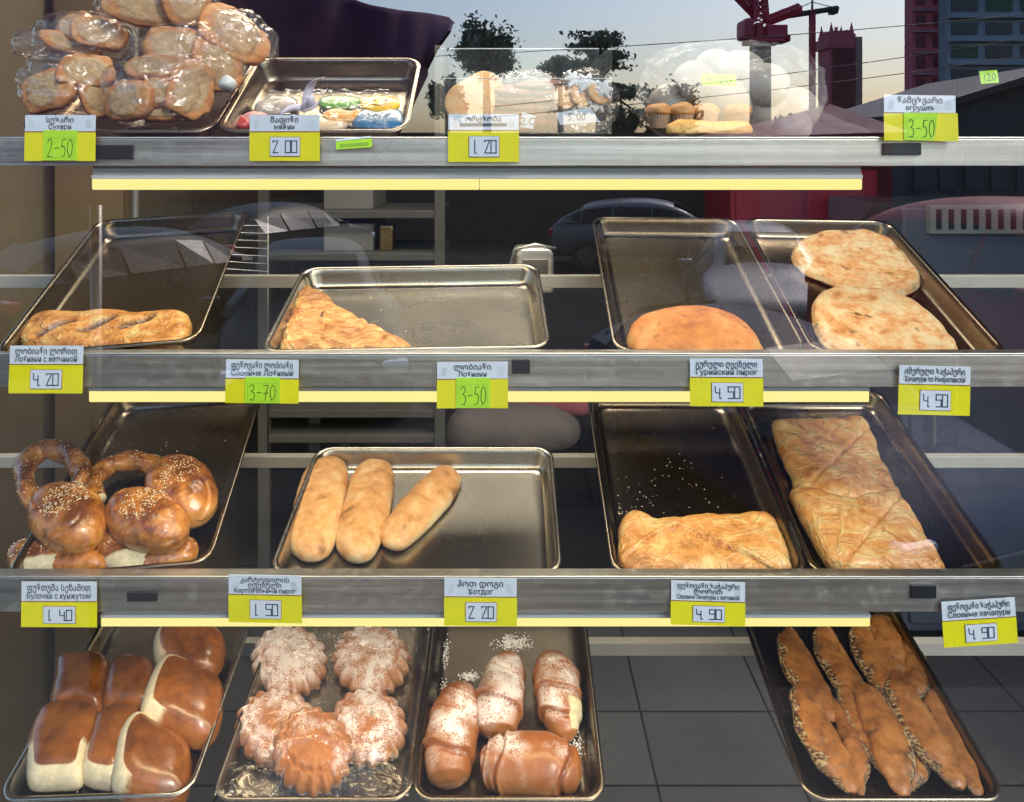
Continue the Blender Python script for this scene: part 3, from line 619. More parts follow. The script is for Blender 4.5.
# sugared croissants
M['crois'] = crust('croissant_crust', (.40, .17, .05), (.13, .036, .010), amt=.7, bias=.05, scale=18, rough=.34, coat=.3, bmp=.25, topw=.7)
T = TR['4c']; GB = 'rolled croissants dusted with icing sugar'
def crois(px, rad, h, label, steps=(.22, .42, .68), sug=.8, pale=None):
    pts = []; rad = [q * 1.13 for q in rad]
    for i, (x, y) in enumerate(px): 
        hh = h + rad[i] * .55; p = T.uv(x, y, hh); pts.append(Vector((p.x, p.y, hh)))
    c = sum(pts, Vector((0, 0, 0))) / len(pts); c.z = h
    def fn(t, a):
        r = 1.0; tt = t + .05 * math.cos(a) + .02 * math.sin(3*a)
        for s in steps:
            d = tt - s
            r += (.09 * max(0, 1 - abs(d) / .025) - .16 * max(0, 1 - abs(d + .035) / .035)) if s < .5 else (.09 * max(0, 1 - abs(d) / .025) - .16 * max(0, 1 - abs(d - .035) / .035))
        e = min(t, 1 - t); r *= min(1, (.45 + e * 7)) if e < .08 else 1
        return r
    sd = px[0][0] * .1
    def mk(co, n, t, a):
        s = sug - .15 + .8 * noise.noise(Vector((co.x * 26 + sd, co.y * 26, 1))) - .9 * abs(t - .45); pl = 1 if (pale and pale(t, a)) else 0
        return (pl, max(0, min(1, s * max(0, n.z + .15))) * (1 - pl), 0)
    o = sweep('sugared_croissant', [p - c for p in pts], rad, M['crois'], fn=fn, flat=.82, n=44, sub=26, mask=mk, amp=.0010, fr=40, brown=lambda co, n, t, a: .35 + .35 * n.z + .55 * max([max(0, 1 - abs(t + .05 * math.cos(a) + .02 * math.sin(3*a) - s_ + (.03 if s_ < .5 else -.03)) / .035) for s_ in steps]))
    T.place(o, (c.x, c.y), h); return tag(o, label, 'croissant', GB)
crois([(512,656),(505,675),(499,705),(497,737)], [.014,.030,.036,.026], 0, 'sugared croissant pointing away in the middle, whitest with sugar', sug=1.0)
crois([(548,658),(556,680),(560,708),(568,742)], [.022,.034,.032,.014], 0, 'sugared croissant with a narrow bent tip, at the right of the tray', (.30, .50, .74), .75, pale=lambda t, a: .66 < t < .9 and 1.9 < a < 3.6)
crois([(462,690),(455,715),(450,745),(449,785)], [.024,.035,.037,.026], 0, 'sugared croissant lying along the left side of its tray', (.22, .45, .74), .72)
crois([(482,768),(505,764),(545,765),(580,770)], [.022,.036,.039,.024], .006, 'sugared croissant lying crosswise at the front of its tray', (.16, .34, .80), .62, pale=lambda t, a: .45 < t < .85 and 3.6 < a < 4.8)
# spilt icing sugar
mb = MB(); rnd = random.Random(4)
for cx, cy, sx, sy, n in ((513, 643, 13, 6, 420), (441, 650, 7, 16, 240), (447, 690, 10, 8, 150), (470, 676, 10, 4, 160), (575, 745, 8, 12, 120)):
    for _ in range(n):
        p = T.uv(rnd.gauss(cx, sx * .6), rnd.gauss(cy, sy * .6), .001); z = rnd.uniform(.0006, .0022); 
        co = T.Mx @ Vector((p.x, p.y, z * .4)); mb.add([co + Vector(d) * z for d in ((1,0,0),(0,1,.2),(-1,0,0),(0,-1,-.2),(0,0,.8),(0,0,-.5))], [(0,1,4),(1,2,4),(2,3,4),(3,0,4),(1,0,5),(2,1,5),(3,2,5),(0,3,5)])
M['sugar'] = simple('icing_sugar', (.85, .83, .82), .8)
o = mb.build('spilt_sugar', M['sugar'], None, True); tag(o, 'spilt icing sugar in the croissant tray', 'sugar', kind='stuff')
mb = MB()
for tr, cx, cy, sx, sy, n in ((TR['3c'], 640, 498, 30, 22, 40), (TR['3c'], 690, 470, 40, 30, 40), (TR['3a'], 150, 450, 40, 20, 30), (TR['2b'], 370, 320, 30, 12, 14), (TR['4a'], 75, 785, 30, 6, 20), (TR['3c'], 620, 510, 4, 8, 12)):
    for _ in range(n):
        p = tr.uv(rnd.gauss(cx, sx * .6), rnd.gauss(cy, sy * .6), .001); z = rnd.uniform(.0004, .0015)
        if not (abs(p.x) < tr.W/2 - .03 and .03 < p.y < tr.Lh - .03): continue
        co = tr.Mx @ Vector((p.x, p.y, z * .5)); mb.add([co + Vector(d) * z for d in ((1,0,0),(0,1,.2),(-1,0,0),(0,-1,-.2),(0,0,.8),(0,0,-.5))], [(0,1,4),(1,2,4),(2,3,4),(3,0,4),(1,0,5),(2,1,5),(3,2,5),(0,3,5)])
o = mb.build('pastry_crumbs', M['sesame'], None); tag(o, 'golden crumbs scattered in the baking trays', 'crumbs', kind='stuff')

# spindle pies
M['dark_pie'] = crust('filled_pie_crust', (.52, .26, .075), (.15, .055, .015), amt=1.1, bias=.02, scale=26, rough=.42, coat=.12, bmp=.75, topw=.6, blister=30, filling=(.07, .03, .015), crumb=(.62, .45, .22))
T = TR['4d']; GB = 'dark filled spindle pies in one tray'
def spin(px, wpx, h, label, edge=1):
    D_ = 1.25; pts = []
    for x, y in px:
        p = T.uv(x, y, h + .016); pts.append(Vector((p.x, p.y, h + .016)))
    wpx *= .80
    a, b = pts[0], pts[-1]; L_ = (b - a).length; c = (a + b) / 2; c.z = h; r = wpx * D_ / F / 2
    P = [a + (b - a) * t for t in (0, .2, .45, .7, .9, 1)]
    side = (b - a).cross(Vector((0, 0, 1))).normalized()
    P = [p + side * .010 * math.sin(i * 1.05) * edge for i, p in enumerate(P)]
    sd = px[0][0]
    def mk(co, n, t, ang):
        e = abs(((ang - (0 if edge > 0 else math.pi)) + math.pi) % (2*math.pi) - math.pi)
        w = .68 + .85 * noise.noise(Vector((t * 9 + sd, 0, 0))) + .35 * noise.noise(Vector((t * 40 + sd, 3, 0)))
        if e < w:
            q_ = noise.noise(Vector((t * 60 + sd, ang * 6, 2)))
            return (1, 0, 0) if q_ > .05 else (0, 0, 1)
        return (0, 0, 0)
    o = sweep('spindle_pie', [p - c for p in P], [r*.25, r*.78, r, r*.92, r*.55, r*.22], M['dark_pie'], flat=.50, n=48, sub=16, mask=mk, amp=.0016, fr=40,
        fn=lambda t, ang: 1 + .10 * noise.noise(Vector((t * 7 + sd, math.cos(ang) * 1.5, math.sin(ang) * 1.5))) + .10 * max(0, math.cos(ang if edge > 0 else ang - math.pi)) ** 4, brown=lambda co, n, t, ang: .5 + .3 * n.z)
    T.place(o, (c.x, c.y), h); return tag(o, label, 'pie', GB)
spin([(886,618),(893,672)], 48, 0, 'dark broad pie end hidden highest at the back of the pie tray')
spin([(905,640),(918,708)], 34, 0, 'dark pie behind the two rightmost long pies', -1)
spin([(790,628),(826,722)], 46, 0, 'dark pie at the back left corner of the pie tray')
spin([(826,625),(856,705)], 42, 0, 'dark pie at the back, second from the left side of the pie tray')
spin([(862,622),(900,712)], 46, .004, 'dark pie at the back middle with a creamy filled seam')
spin([(832,698),(868,797)], 30, 0, 'narrow dark pie at the front, second from the left', -1)
spin([(842,672),(898,797)], 30, .004, 'narrow pie showing its dark and cream filling along the whole length', 1)
spin([(900,722),(918,792)], 34, 0, 'short dark pie end low between the two broad front pies', -1)
spin([(804,684),(845,793)], 48, .012, 'broad dark pie at the front left corner of the pie tray')
spin([(856,680),(912,797)], 48, .014, 'broad golden-brown pie in the front middle of the pie tray', -1)
spin([(934,690),(972,797)], 36, .004, 'slim dark pie furthest right at the front of the pie tray', 1)
spin([(898,672),(952,788)], 50, .014, 'broad dark pie at the front right with a cream edge')
M['bagfilm'] = film('bag_film', .025, .28, .14, 8, (1, .965, .92), .005, .7)
M['rusk'] = crust('toasted_slice', (.66, .38, .15), (.30, .11, .03), amt=1.2, bias=-.05, scale=30, rough=.6, bmp=.6, topw=.5, crumb=(.74, .53, .29))
M['cookie'] = crust('round_biscuit', (.78, .52, .24), (.48, .24, .09), amt=.7, bias=-.15, scale=40, rough=.5, bmp=.3, topw=.5)
M['choc'] = crust('brown_biscuit', (.26, .10, .035), (.12, .045, .015), amt=.7, bias=0, scale=40, rough=.5, bmp=.3, topw=.3)
def slice_(p, rx, rz, th, rot, label, group, mat='rusk'):
    out_ = []
    for i in range(28):
        a = 2*math.pi*i/28; kk = 1 + .16*noise.noise(Vector((math.cos(a)*1.3 + rx*900, math.sin(a)*1.3, rot[2]))) + .05*noise.noise(Vector((math.cos(a)*4 + rx*900, math.sin(a)*4, rot[2]))); out_.append((kk*rx*math.copysign(abs(math.cos(a))**.75, math.cos(a)), rz*math.copysign(abs(math.sin(a))**.8, math.sin(a))*kk*(1 if math.sin(a) > 0 else .85)))
    o, _ = dome('bread_slice', out_, th, M[mat], p=7, q=3, zb=.5, amp=.0016, fr=70, nr=24, na=90, mask=lambda co, n: (max(0, min(1, (.78 - math.hypot(co.x/rx, co.y/rz) + .12*noise.noise(co*60)) * 7)) if n.z > .4 else 0, 0, 0), brown=lambda co, n: .9 if n.z < .5 else .4)
    o.location = p; o.rotation_euler = tuple(R(a) for a in rot); return tag(o, label, 'bread slice', group)
def bag(cx, cy, w, h, depth, y, label, slices, mat='bagfilm', sd=0, tail=None):
    """crumpled clear bag centred on a pixel, at depth y behind the pane"""
    c = at(cx, cy, y); s = (y + 1) / F; a = w*s/2*.93; b = h*s/2*.93; d = depth/2
    bm = bmesh.new(); bmesh.ops.create_icosphere(bm, subdivisions=5, radius=1)
    for v in bm.verts:
        n = v.co.normalized(); q = Vector((math.copysign(abs(n.x)**.72, n.x), math.copysign(abs(n.y)**.85, n.y), math.copysign(abs(n.z)**.80, n.z)))
        k = 1 + .10*noise.noise(n*1.6 + Vector((sd, 0, 0))) + .05*(1 - 3*abs(noise.noise(n*3 + Vector((0, sd, 0))))) + -.035*max(0, 1 - 6*abs(noise.noise(Vector((n.x*4, n.y*4, n.z*2.2)) + Vector((0, sd, 2))))) 
        co = Vector((q.x*a*k, q.y*d*k, q.z*b*k))
        if tail and n.dot(Vector(tail).normalized()) > .80: co *= 1 + (n.dot(Vector(tail).normalized()) - .80) * 2.0
        v.co = co
    me = bpy.data.meshes.new('bread_bag'); bm.to_mesh(me); bm.free()
    o = link('bread_bag', me, M[mat], None, True); o.location = c; tag(o, label, 'bag', 'clear bags of bread slices')
    for i, (sx, sy, rx, ry, rot) in enumerate(slices):
        p = at(sx, sy, y + .004 * (i % 3) - .01); 
        slice_(p, rx*s*1.08, ry*s*1.3, .018, rot, 'toasted bread slices inside the ' + label.split(' holding')[0].replace('crumpled clear ', ''), 'toasted slices in the bags')
    return o
bag(157, 2, 124, 56, .10, .235, 'crumpled clear bag at the very top of the pile holding a pale cut loaf', [(146, 8, 34, 18, (80, 6, 10)), (184, 2, 22, 22, (85, 0, 40))], sd=1, tail=(-.8, 0, .7))
bag(85, 40, 98, 58, .11, .24, 'crumpled clear bag at the upper left of the pile holding toasted slices', [(100, 36, 24, 14, (72, 10, 16)), (72, 48, 26, 10, (60, 12, 24)), (80, 30, 20, 12, (72, 0, -14))], sd=5, tail=(-1, 0, -.2))
bag(232, 36, 72, 58, .10, .24, 'crumpled clear bag at the right end of the pile holding a brown bun', [(232, 38, 32, 24, (60, 30, 30))], sd=9, tail=(1, 0, -.3))
bag(193, 58, 106, 74, .12, .205, 'crumpled clear bag in the middle right of the pile holding golden bread', [(178, 50, 30, 17, (78, 8, 14)), (215, 66, 22, 24, (80, 0, 35))], sd=13, tail=(.8, 0, .6))
bag(70, 86, 94, 60, .12, .185, 'crumpled clear bag at the lower left of the pile holding pale toasted slices', [(54, 92, 28, 19, (78, -8, -14)), (88, 74, 24, 15, (70, 0, 20)), (98, 96, 17, 18, (84, 0, 40))], sd=17, tail=(-.3, 0, 1))
bag(158, 92, 108, 70, .12, .170, 'crumpled clear bag at the front middle of the pile holding toasted crusts', [(134, 102, 26, 18, (80, 0, -20)), (190, 92, 20, 24, (82, 16, 30)), (158, 72, 28, 12, (55, 0, 0)), (162, 93, 17, 14, (84, 0, 0)), (165, 114, 24, 8, (70, 0, 6))], sd=22, tail=(.8, 0, .8))
# white twist of the bag
o = MB().tube([at(226, 78, .15), at(228, 84, .14), at(226, 89, .135)], [.006, .013, .010], 12).build('bag_clip', M['white_plastic'], None, True); tag(o, 'round white clip closing a bread bag above the tray edge', 'bag clip')

# ---- iced cookies in the small tray
def iced(name, px, H, col, label, tr='1b', h=.004, cat='cookie', extra=None, rough=.3):
    m = simple('icing_' + name, col, rough, var=.06, scale=60, coat=.5)
    return food(TR[tr], name, px, H, m, label, cat, 'wrapped iced cookies', h=h, lift=.5, p=4, q=2.5, nr=16, na=60, amp=.0004, **(extra or {}))
y_ = iced('round_cookie', oval(380, 104, 20, 8.5), .008, (.85, .52, .02), 'yellow iced round cookie with a smiling face, in the small steel tray', h=.010)
f = MB()
for dx, dz in ((-.010, .004), (.008, .004)): f.tube([(dx, dz, .0075), (dx + .003, dz, .0082)], .0018, 8)
f.tube([(-.014, -.004, .0075), (-.006, -.010, .0085), (.006, -.010, .0085), (.014, -.004, .0075)], .0009, 6); f.build('face', M['red_line'], y_)
b_ = iced('blue_cookie', [(352,116),(364,110),(378,112),(392,109),(402,112),(402,127),(385,129),(362,128),(352,124)], .012, (.02, .16, .32), 'blue iced cookie with white icing curls, in the small steel tray', h=.004)
f = MB()
f.tube([(-.018, .008, .0115), (-.012, .002, .0125), (-.004, .006, .0125)], .0018, 8); f.tube([(.004, .010, .012), (.010, .004, .0125), (.018, .008, .0115)], .0018, 8); f.build('icing_curls', M['sugar'], b_)
iced('green_cookie', [(318,100),(330,96),(350,97),(360,99),(356,106),(335,108),(320,106)], .009, (.15, .42, .03), 'bright green iced cookie behind the others in the small tray')
iced('orange_cookie', [(322,114),(336,109),(352,112),(362,110),(355,120),(340,122),(326,120)], .010, (.80, .36, .03), 'orange iced cookie in the middle of the small tray', h=.008)
iced('grey_cookie', oval(276, 105, 22, 9, -6), .010, (.40, .36, .33), 'greyish iced cookie at the left of the small tray')
iced('red_cookie', oval(238, 121, 12, 6, 10), .010, (.55, .06, .05), 'small red iced cookie in the front left corner of the small tray')
iced('cream_cookie', oval(322, 124, 26, 7, 0), .010, (.75, .55, .33), 'cream iced cookie at the front of the small tray', h=.004)
iced('pink_cookie', oval(256, 118, 14, 6, 0), .010, (.70, .30, .28), 'pink iced cookie behind the 2.00 price card')
cv = empty('cookie_wrapper', TR['1b'].O, TR['1b'].eul, 'clear wrapping film lying crinkled over the iced cookies', 'plastic wrap')
mb = MB(); nx, ny = 70, 40; W = TR['1b'].W - .05
for j in range(ny + 1):
    for i in range(nx + 1):
        u = -W/2 + W*i/nx; v = .024 + .13*j/ny; e = min(i, nx-i, j, ny-j) / 6
        mb.v.append(Vector((u, v, .002 + min(1, e) * (.020 + .008*noise.noise(Vector((u*30, v*30, 0))) + .004*(1 - 2*abs(noise.noise(Vector((u*70, v*70, 4)))))))))
mb.f = [(j*(nx+1)+i, j*(nx+1)+i+1, (j+1)*(nx+1)+i+1, (j+1)*(nx+1)+i) for j in range(ny) for i in range(nx)]; mb.m = [0]*len(mb.f)
mb.build('film_sheet', M['film'], cv, True)
# ribbon
rb = MB()
def ribbon(pts, wv):
    k = len(rb.v); 
    for p in pts: rb.v += [Vector(p) - Vector(wv)/2, Vector(p) + Vector(wv)/2]
    for i in range(len(pts)-1): rb.f.append((k+2*i, k+2*i+2, k+2*i+3, k+2*i+1)); rb.m.append(0)
y0 = .155
def cur(pa, pb, n=8, bow=(6, -4)): return [at(pa[0] + (pb[0]-pa[0])*t + bow[0]*math.sin(t*3.14), pa[1] + (pb[1]-pa[1])*t + bow[1]*math.sin(t*3.14), y0 + .004*math.sin(t*5)) for t in (i/n for i in range(n+1))]
ribbon(cur((306, 108), (320, 78), bow=(-3, -6)), (.014, .004, .004)); ribbon(cur((306, 108), (325, 92), bow=(2, 4)), (.006, .004, .012)); ribbon(cur((306, 110), (280, 114), bow=(0, -5)), (.003, .003, .009)); ribbon(cur((306, 110), (309, 96), bow=(4, 3)), (.010, .003, .006))
o = rb.build('ribbon_bow', simple('ribbon', (.72, .66, .76), .35, var=.05), None, True); tag(o, 'pale lilac ribbon bow standing over the 2.00 price card', 'ribbon'); md = o.modifiers.new('s', 'SOLIDIFY'); md.thickness = .0005

# ---- clear acrylic box with biscuits
x0, x1 = at(440, 0, .14).x, at(612, 0, .14).x; zb, zt = at(0, 133, .14).z, at(0, 48, .30).z
bx = empty('acrylic_box', ((x0+x1)/2, .14, zb), label='clear acrylic box of biscuits standing right of the small steel tray', cat='box')
a = MB(); hw = (x1-x0)/2; hh = zt - zb; dp = .17; t = .002
def slab(A, B, n='wall_panel'): MB().box(A, B).build(n, M['acrylic'], bx, bevel=.0008)
slab((-hw, 0, 0), (hw, t, hh*.55)); slab((-hw, dp, 0), (hw, dp+t, hh)); slab((-hw, t, 0), (-hw+t, dp, hh*.9)); slab((hw-t, t, 0), (hw, dp, hh*.9)); slab((-hw, t, -.002), (hw, dp, 0), 'base')
MB().tube([(-hw, dp, hh), (hw, dp, hh)], .0010, 6).build('bright_edge', M['white_plastic'], bx); MB().tube([(-hw, 0, hh*.55), (hw, 0, hh*.55)], .0006, 6).build('bright_edge', M['white_plastic'], bx)
def disc(p, r, th, rot, mat, label, cat='biscuit', grp='biscuits in the acrylic box', name='biscuit'):
    o, _ = dome(name, [(r*math.cos(2*math.pi*i/24), r*math.sin(2*math.pi*i/24)) for i in range(24)], th, M[mat], p=6, q=3, zb=.5, amp=.0005, fr=90, nr=14, na=60)
    o.location = p; o.rotation_euler = tuple(R(q) for q in rot); return tag(o, label, cat, grp)
for i in range(5):
    disc(at(468 + i*4.5, 105 - i*3.5, .165 + .012*i), .036 - .001*i, .009, (72, 0, 10 + 6*i), 'cookie', 'stack of pale round biscuits leaning behind the 1.20 price card')
for i in range(6):
    disc(at(510 + (i % 2)*3, 128 - i*7, .19 + .006*i), .040, .009, (12, 4*(i % 2), 0), 'choc', 'brown biscuit in the wrapped stack in the middle of the acrylic box')
for i in range(6):
    disc(at(535 + (i % 2)*3, 122 - i*7, .235), .040, .009, (10, -4*(i % 2), 0), 'choc', 'brown biscuit in the rear stack of the acrylic box')
for i in range(3):
    disc(at(565 + i*16, 98 - i*2, .20), .020, .008, (70, 0, 15*i), 'cookie', 'small pale round biscuit near the right side of the acrylic box')
bag(526, 100, 84, 62, .09, .215, 'clear crinkled packet round the brown biscuits in the acrylic box', [], mat='cling', sd=31)
bag(585, 100, 70, 66, .09, .215, 'clear crinkled packet with white iced biscuits at the right of the acrylic box', [], mat='cling', sd=37)
for i, (cx, cy, r_) in enumerate(((585, 84, .015), (602, 90, .014), (572, 80, .013), (596, 104, .014))):
    o, _ = dome('flower_biscuit', [(r_*(1+.25*math.cos(6*t))*math.cos(t), r_*(1+.25*math.cos(6*t))*math.sin(t)) for t in (2*math.pi*j/48 for j in range(48))], .008, M['sugar'], p=3, nr=12, na=96, amp=.0003)
    o.location = at(cx, cy, .20); o.rotation_euler = (R(75), 0, R(10*i)); tag(o, 'small white flower-shaped iced biscuit in the packet right of the brown stack', 'biscuit', 'white iced flower biscuits')

# ---- writing strokes
DIG = {  # squared display digits: polylines in a 1 x 1.7 box
 '0': [[(0,0),(0,1.7),(1,1.7),(1,0),(0,0)]], '5': [[(1,1.7),(0,1.7),(0,.95),(1,.95),(1,0),(0,0)]], '4': [[(0,1.7),(.05,.85),(.9,.75)],[(.85,1.4),(.85,0),(1.15,0)]],
 '2': [[(0,1.5),(0,1.7),(.95,1.7),(.05,0),(1,0)]], '1': [[(.5,1.7),(.5,0),(.8,0)]], '9': [[(1,.95),(0,.95),(0,1.7),(1,1.7),(1,0),(0,0)]], '3': [[(0,1.7),(1,1.7),(.4,.95),(1,.95),(1,0),(0,0)]], '.': [[(.3,0),(.5,0)]], ' ': []}
HAND = {'2': [[(0,1.3),(.2,1.65),(.6,1.65),(.75,1.3),(.5,.7),(0,.05),(.85,.0)]], '3': [[(.05,1.45),(.3,1.7),(.7,1.6),(.72,1.2),(.3,.95),(.75,.8),(.85,.4),(.6,0),(.1,.05)]],
 '5': [[(.9,1.65),(.3,1.6),(.2,.95),(.6,1.0),(.85,.6),(.65,.1),(.15,.0)]], '0': [[(.5,1.65),(.15,1.3),(.1,.5),(.4,.0),(.8,.25),(.95,1.0),(.8,1.5),(.5,1.65)]], '7': [[(.05,1.6),(.9,1.65),(.5,.7),(.4,0)],[(.1,.75),(.9,.8)]],
 '-': [[(.1,.8),(.8,.85)]], '4': [[(.1,1.6),(.1,.8),(.8,.8)],[(.75,1.5),(.7,0)]], '1': [[(.5,1.6),(.5,0)]], '.': [[(.3,0),(.4,.05)]], ' ': []}
def strokes(txt, tbl, x0, z0, w, h, t, y=-.001, adv=1.35):
    mb = MB(); n = len(txt); cw = w / (n*adv - (adv-1)); x = x0
    for ch in txt:
        for pl in tbl[ch]:
            P = [(x + a*cw, z0 + b*h/1.7) for a, b in pl]
            for (ax, az), (bx_, bz) in zip(P, P[1:]):
                d = Vector((bx_-ax, bz-az)); 
                if d.length < 1e-6: continue
                d.normalize(); nx_, nz_ = -d.y*t/2, d.x*t/2; ex, ez = d.x*t*.45, d.y*t*.45
                y += -.000004
                mb.add([(ax-ex+nx_, y, az-ez+nz_), (ax-ex-nx_, y, az-ez-nz_), (bx_+ex-nx_, y, bz+ez-nz_), (bx_+ex+nx_, y, bz+ez+nz_)], [(0,1,2,3)])
        x += cw*adv
    return mb
def text_mesh(name, s, size, loc, mat, parent, maxw=None, bold=.0):
    c = bpy.data.curves.new(name, 'FONT'); c.body = s; c.size = size; c.align_x = 'CENTER'; c.align_y = 'CENTER'; c.resolution_u = 3; c.offset = bold
    o = bpy.data.objects.new(name, c); COL.objects.link(o); bpy.context.view_layer.update()
    dg = bpy.context.evaluated_depsgraph_get(); me = bpy.data.meshes.new_from_object(o.evaluated_get(dg)); bpy.data.objects.remove(o)
    me.transform(Matrix.Rotation(R(90), 4, 'X')); me.materials.clear()
    xs = [v.co.x for v in me.vertices]; w = max(xs) - min(xs) if xs else 1
    if maxw and w > maxw: me.transform(Matrix.Scale(maxw / w, 4, (1, 0, 0)))
    q = link(name, me, mat, parent); q.location = loc; return q

# ---------------------------------------------------------------- price cards
def card(x0, x1, yt, yb, hf, geo, rus, price, hand, label, rot=0, bar=False, three=None, peel=0):
    y = YF - .0065; s = (y + 1) / F; W = (x1-x0)*s; H = (yb-yt)*s; c = at((x0+x1)/2, (yt+yb)/2, y)
    r = empty('price_card', c, (R(random.uniform(-3, 1)), R(rot), R(random.uniform(-2, 2))), label, 'price card', 'yellow and white price cards clipped to the shelves')
    zh = H/2 - H*hf; r_ = .0015
    def sheet(name, a, b_, y0, y1, mat, curl=0):
        m = MB(); n = 12
        for yy in (y0, y1):
            for i in range(n+1):
                t = i/n; x = a[0] + (b_[0]-a[0])*t; cu = curl*(t**4)*.006
                m.v += [Vector((x, yy - cu, a[1])), Vector((x, yy - cu*.7, b_[1]))]
        k = 2*(n+1)
        for i in range(n):
            m.f += [(2*i, 2*i+2, 2*i+3, 2*i+1), (k+2*i, k+2*i+1, k+2*i+3, k+2*i+2), (2*i, k+2*i, k+2*i+2, 2*i+2), (2*i+1, 2*i+3, k+2*i+3, k+2*i+1)]
        m.f += [(0, 1, k+1, k), (2*n, k+2*n, k+2*n+1, 2*n+1)]; m.m = [0]*len(m.f)
        return m.build(name, mat, r)
    sheet('yellow_panel', (-W/2, -H/2), (W/2, zh - .0002), 0, .0008, M['yellow'], peel)
    sheet('white_header', (-W/2 + .0004, zh + .0002), (W/2 - .0004, H/2), -.0002, .0008, M['paper_white'], 0)
    MB().box((-W/2, -.0006, zh - .0005), (W/2, -.0003, zh + .0005)).build('divider', M['red_line'], r)
    hz = H*hf; tw = W*.84
    k1 = M['ink_grey']; lines = [geo] + ([three] if three else []) + ([rus] if rus else [])
    nL = len(lines) + (1 if bar else 0)
    for i, tx in enumerate(lines):
        sz = hz * (.46 if nL == 2 else .36) * (1.0 if tx != rus else .88); zc = zh + hz * ((1 - (i + .5)/nL) * .84 + .07)
        text_mesh('lettering', tx, sz, (0, -.0009, zc), k1, r, tw if (len(tx) > 12) else tw*.8, bold=sz*.022)
    if bar: MB().box((-W*.33, -.0011, zh + hz*.27), (W*.33, -.0008, zh + hz*.44)).build('marker_bar', M['ink_grey'], r)
    for sgn in (-1, 1):   # pale watermark shapes at both ends of the header
        p = rrect(W*.075, hz*.5, .0015, 3); MB().prism(p, .0001, Matrix.Translation((sgn*W*.41, -.0004, zh + hz*.2)) @ Matrix.Rotation(R(90), 4, 'X') @ Matrix.Rotation(R(12*sgn), 4, 'Z')).build('pale_emblem', M['faint'], r)
    zb_ = -H/2; yh = zh - zb_
    if hand:
        xs = -W*.23; ws = W*.48; g = MB().box((xs, -.0013, zb_ + yh*.02), (xs+ws, -.0006, zh + (hz*.08 if rot == 0 else 0))).build('lime_sticker', M['lime'], r)
        strokes(price, HAND, xs + ws*.14, zb_ + yh*.14, ws*.74, yh*.62, .0011, -.0016, 1.12).build('handwritten_price', M['green_pen'], g)
        fr_ = MB(); 
        for a, b_ in (((xs+ws*.08, zb_+yh*.10), (xs+ws*.92, zb_+yh*.11)), ((xs+ws*.08, zb_+yh*.80), (xs+ws*.92, zb_+yh*.81)), ((xs+ws*.08, zb_+yh*.10), (xs+ws*.09, zb_+yh*.81)), ((xs+ws*.91, zb_+yh*.10), (xs+ws*.92, zb_+yh*.81))):
            fr_.box((a[0], -.0015, a[1]), (b_[0], -.0013, b_[1]))
        fr_.build('printed_frame', simple('frame_print', (.28, .50, .04), .6), g)
    else:
        xs = -W*.20; ws = W*.42; z0 = zb_ + yh*.17; hs = yh*.64
        g = MB().box((xs-.0006, -.0009, z0-.0006), (xs+ws+.0006, -.0005, z0+hs+.0006)).build('price_window', M['red_line'], r)
        MB().box((xs, -.0013, z0), (xs+ws, -.0009, z0+hs)).build('paper', M['paper_white'], g)
        strokes(price, DIG, xs + ws*.10, z0 + hs*.18, ws*.80, hs*.62, .0016, -.0016, 1.22).build('printed_price', M['ink_blue'], g)
    return r
card(24,96,115,161,.36,'სუხარი','Сухари','2-50',1,'card reading 2-50 on a lime sticker, below the bread bags')
card(249,320,115,161,.36,'მაფინი','мафин','2 00',0,'card reading 2 00 in a white window, below the lilac ribbon')
card(448,519,114,162,.34,'ორცხობა',None,'1 20',0,'card reading 1 20 with a blacked-out line, below the acrylic box', bar=True)
card(884,956,95,141,.39,'ნამცხვარი','вгрушть','3-50',1,'slightly tilted card reading 3-50 standing above the top fascia at the right', .8, peel=1)
card(9,83,346,393,.39,'ლობიანი ლორით','Лобиани с ветчиной','4 20',0,'card reading 4 20, leftmost on the middle fascia')
card(225,299,360,403,.43,'ფენოვანი ლობიანი','Слоеные Лобиани','3-70',1,'card reading 3-70 on a lime sticker, on the middle fascia')
card(437,508,362,408,.37,'ლობიანი','Лобиани','3-50',1,'card reading 3-50 on a lime sticker, in the middle of the middle fascia', peel=.3)
card(690,763,359,406,.39,'გურული ღვეზელი','Гурийский пирог','4 50',0,'card reading 4 50 below the smooth oval bread')
card(898,971,366,415,.38,'იმერული ხაჭაპური','Хачапури по Имеретински','4 50',0,'card reading 4 50 below the two flat cheese breads', 1.8)
card(21,97,582,627,.43,'ფუნთუშა სეზამით','Булочка с кунжутом','1 40',0,'card reading 1 40 below the sesame buns')
card(228,302,575,623,.41,'კარტოფილის','Картофельный пирог','1 50',0,'card reading 1 50 below the long pale rolls', three='ღვეზელი')
card(444,517,578,626,.39,'ჰოთ დოგი','Хотдог','2 20',0,'card reading 2 20 on the third fascia')
card(671,745,582,625,.45,'ფენოვანი ხაჭაპური','Слоеные хачапури с ветчиной','4 90',0,'card reading 4 90 below the folded puff pastry', .8, three='ლორით')
card(942,1017,600,645,.42,'ფენოვანი ხაჭაპური','Слоеные хачапури','4 90',0,'card reading 4 90, tilted on the third fascia at the far right', -3.0)
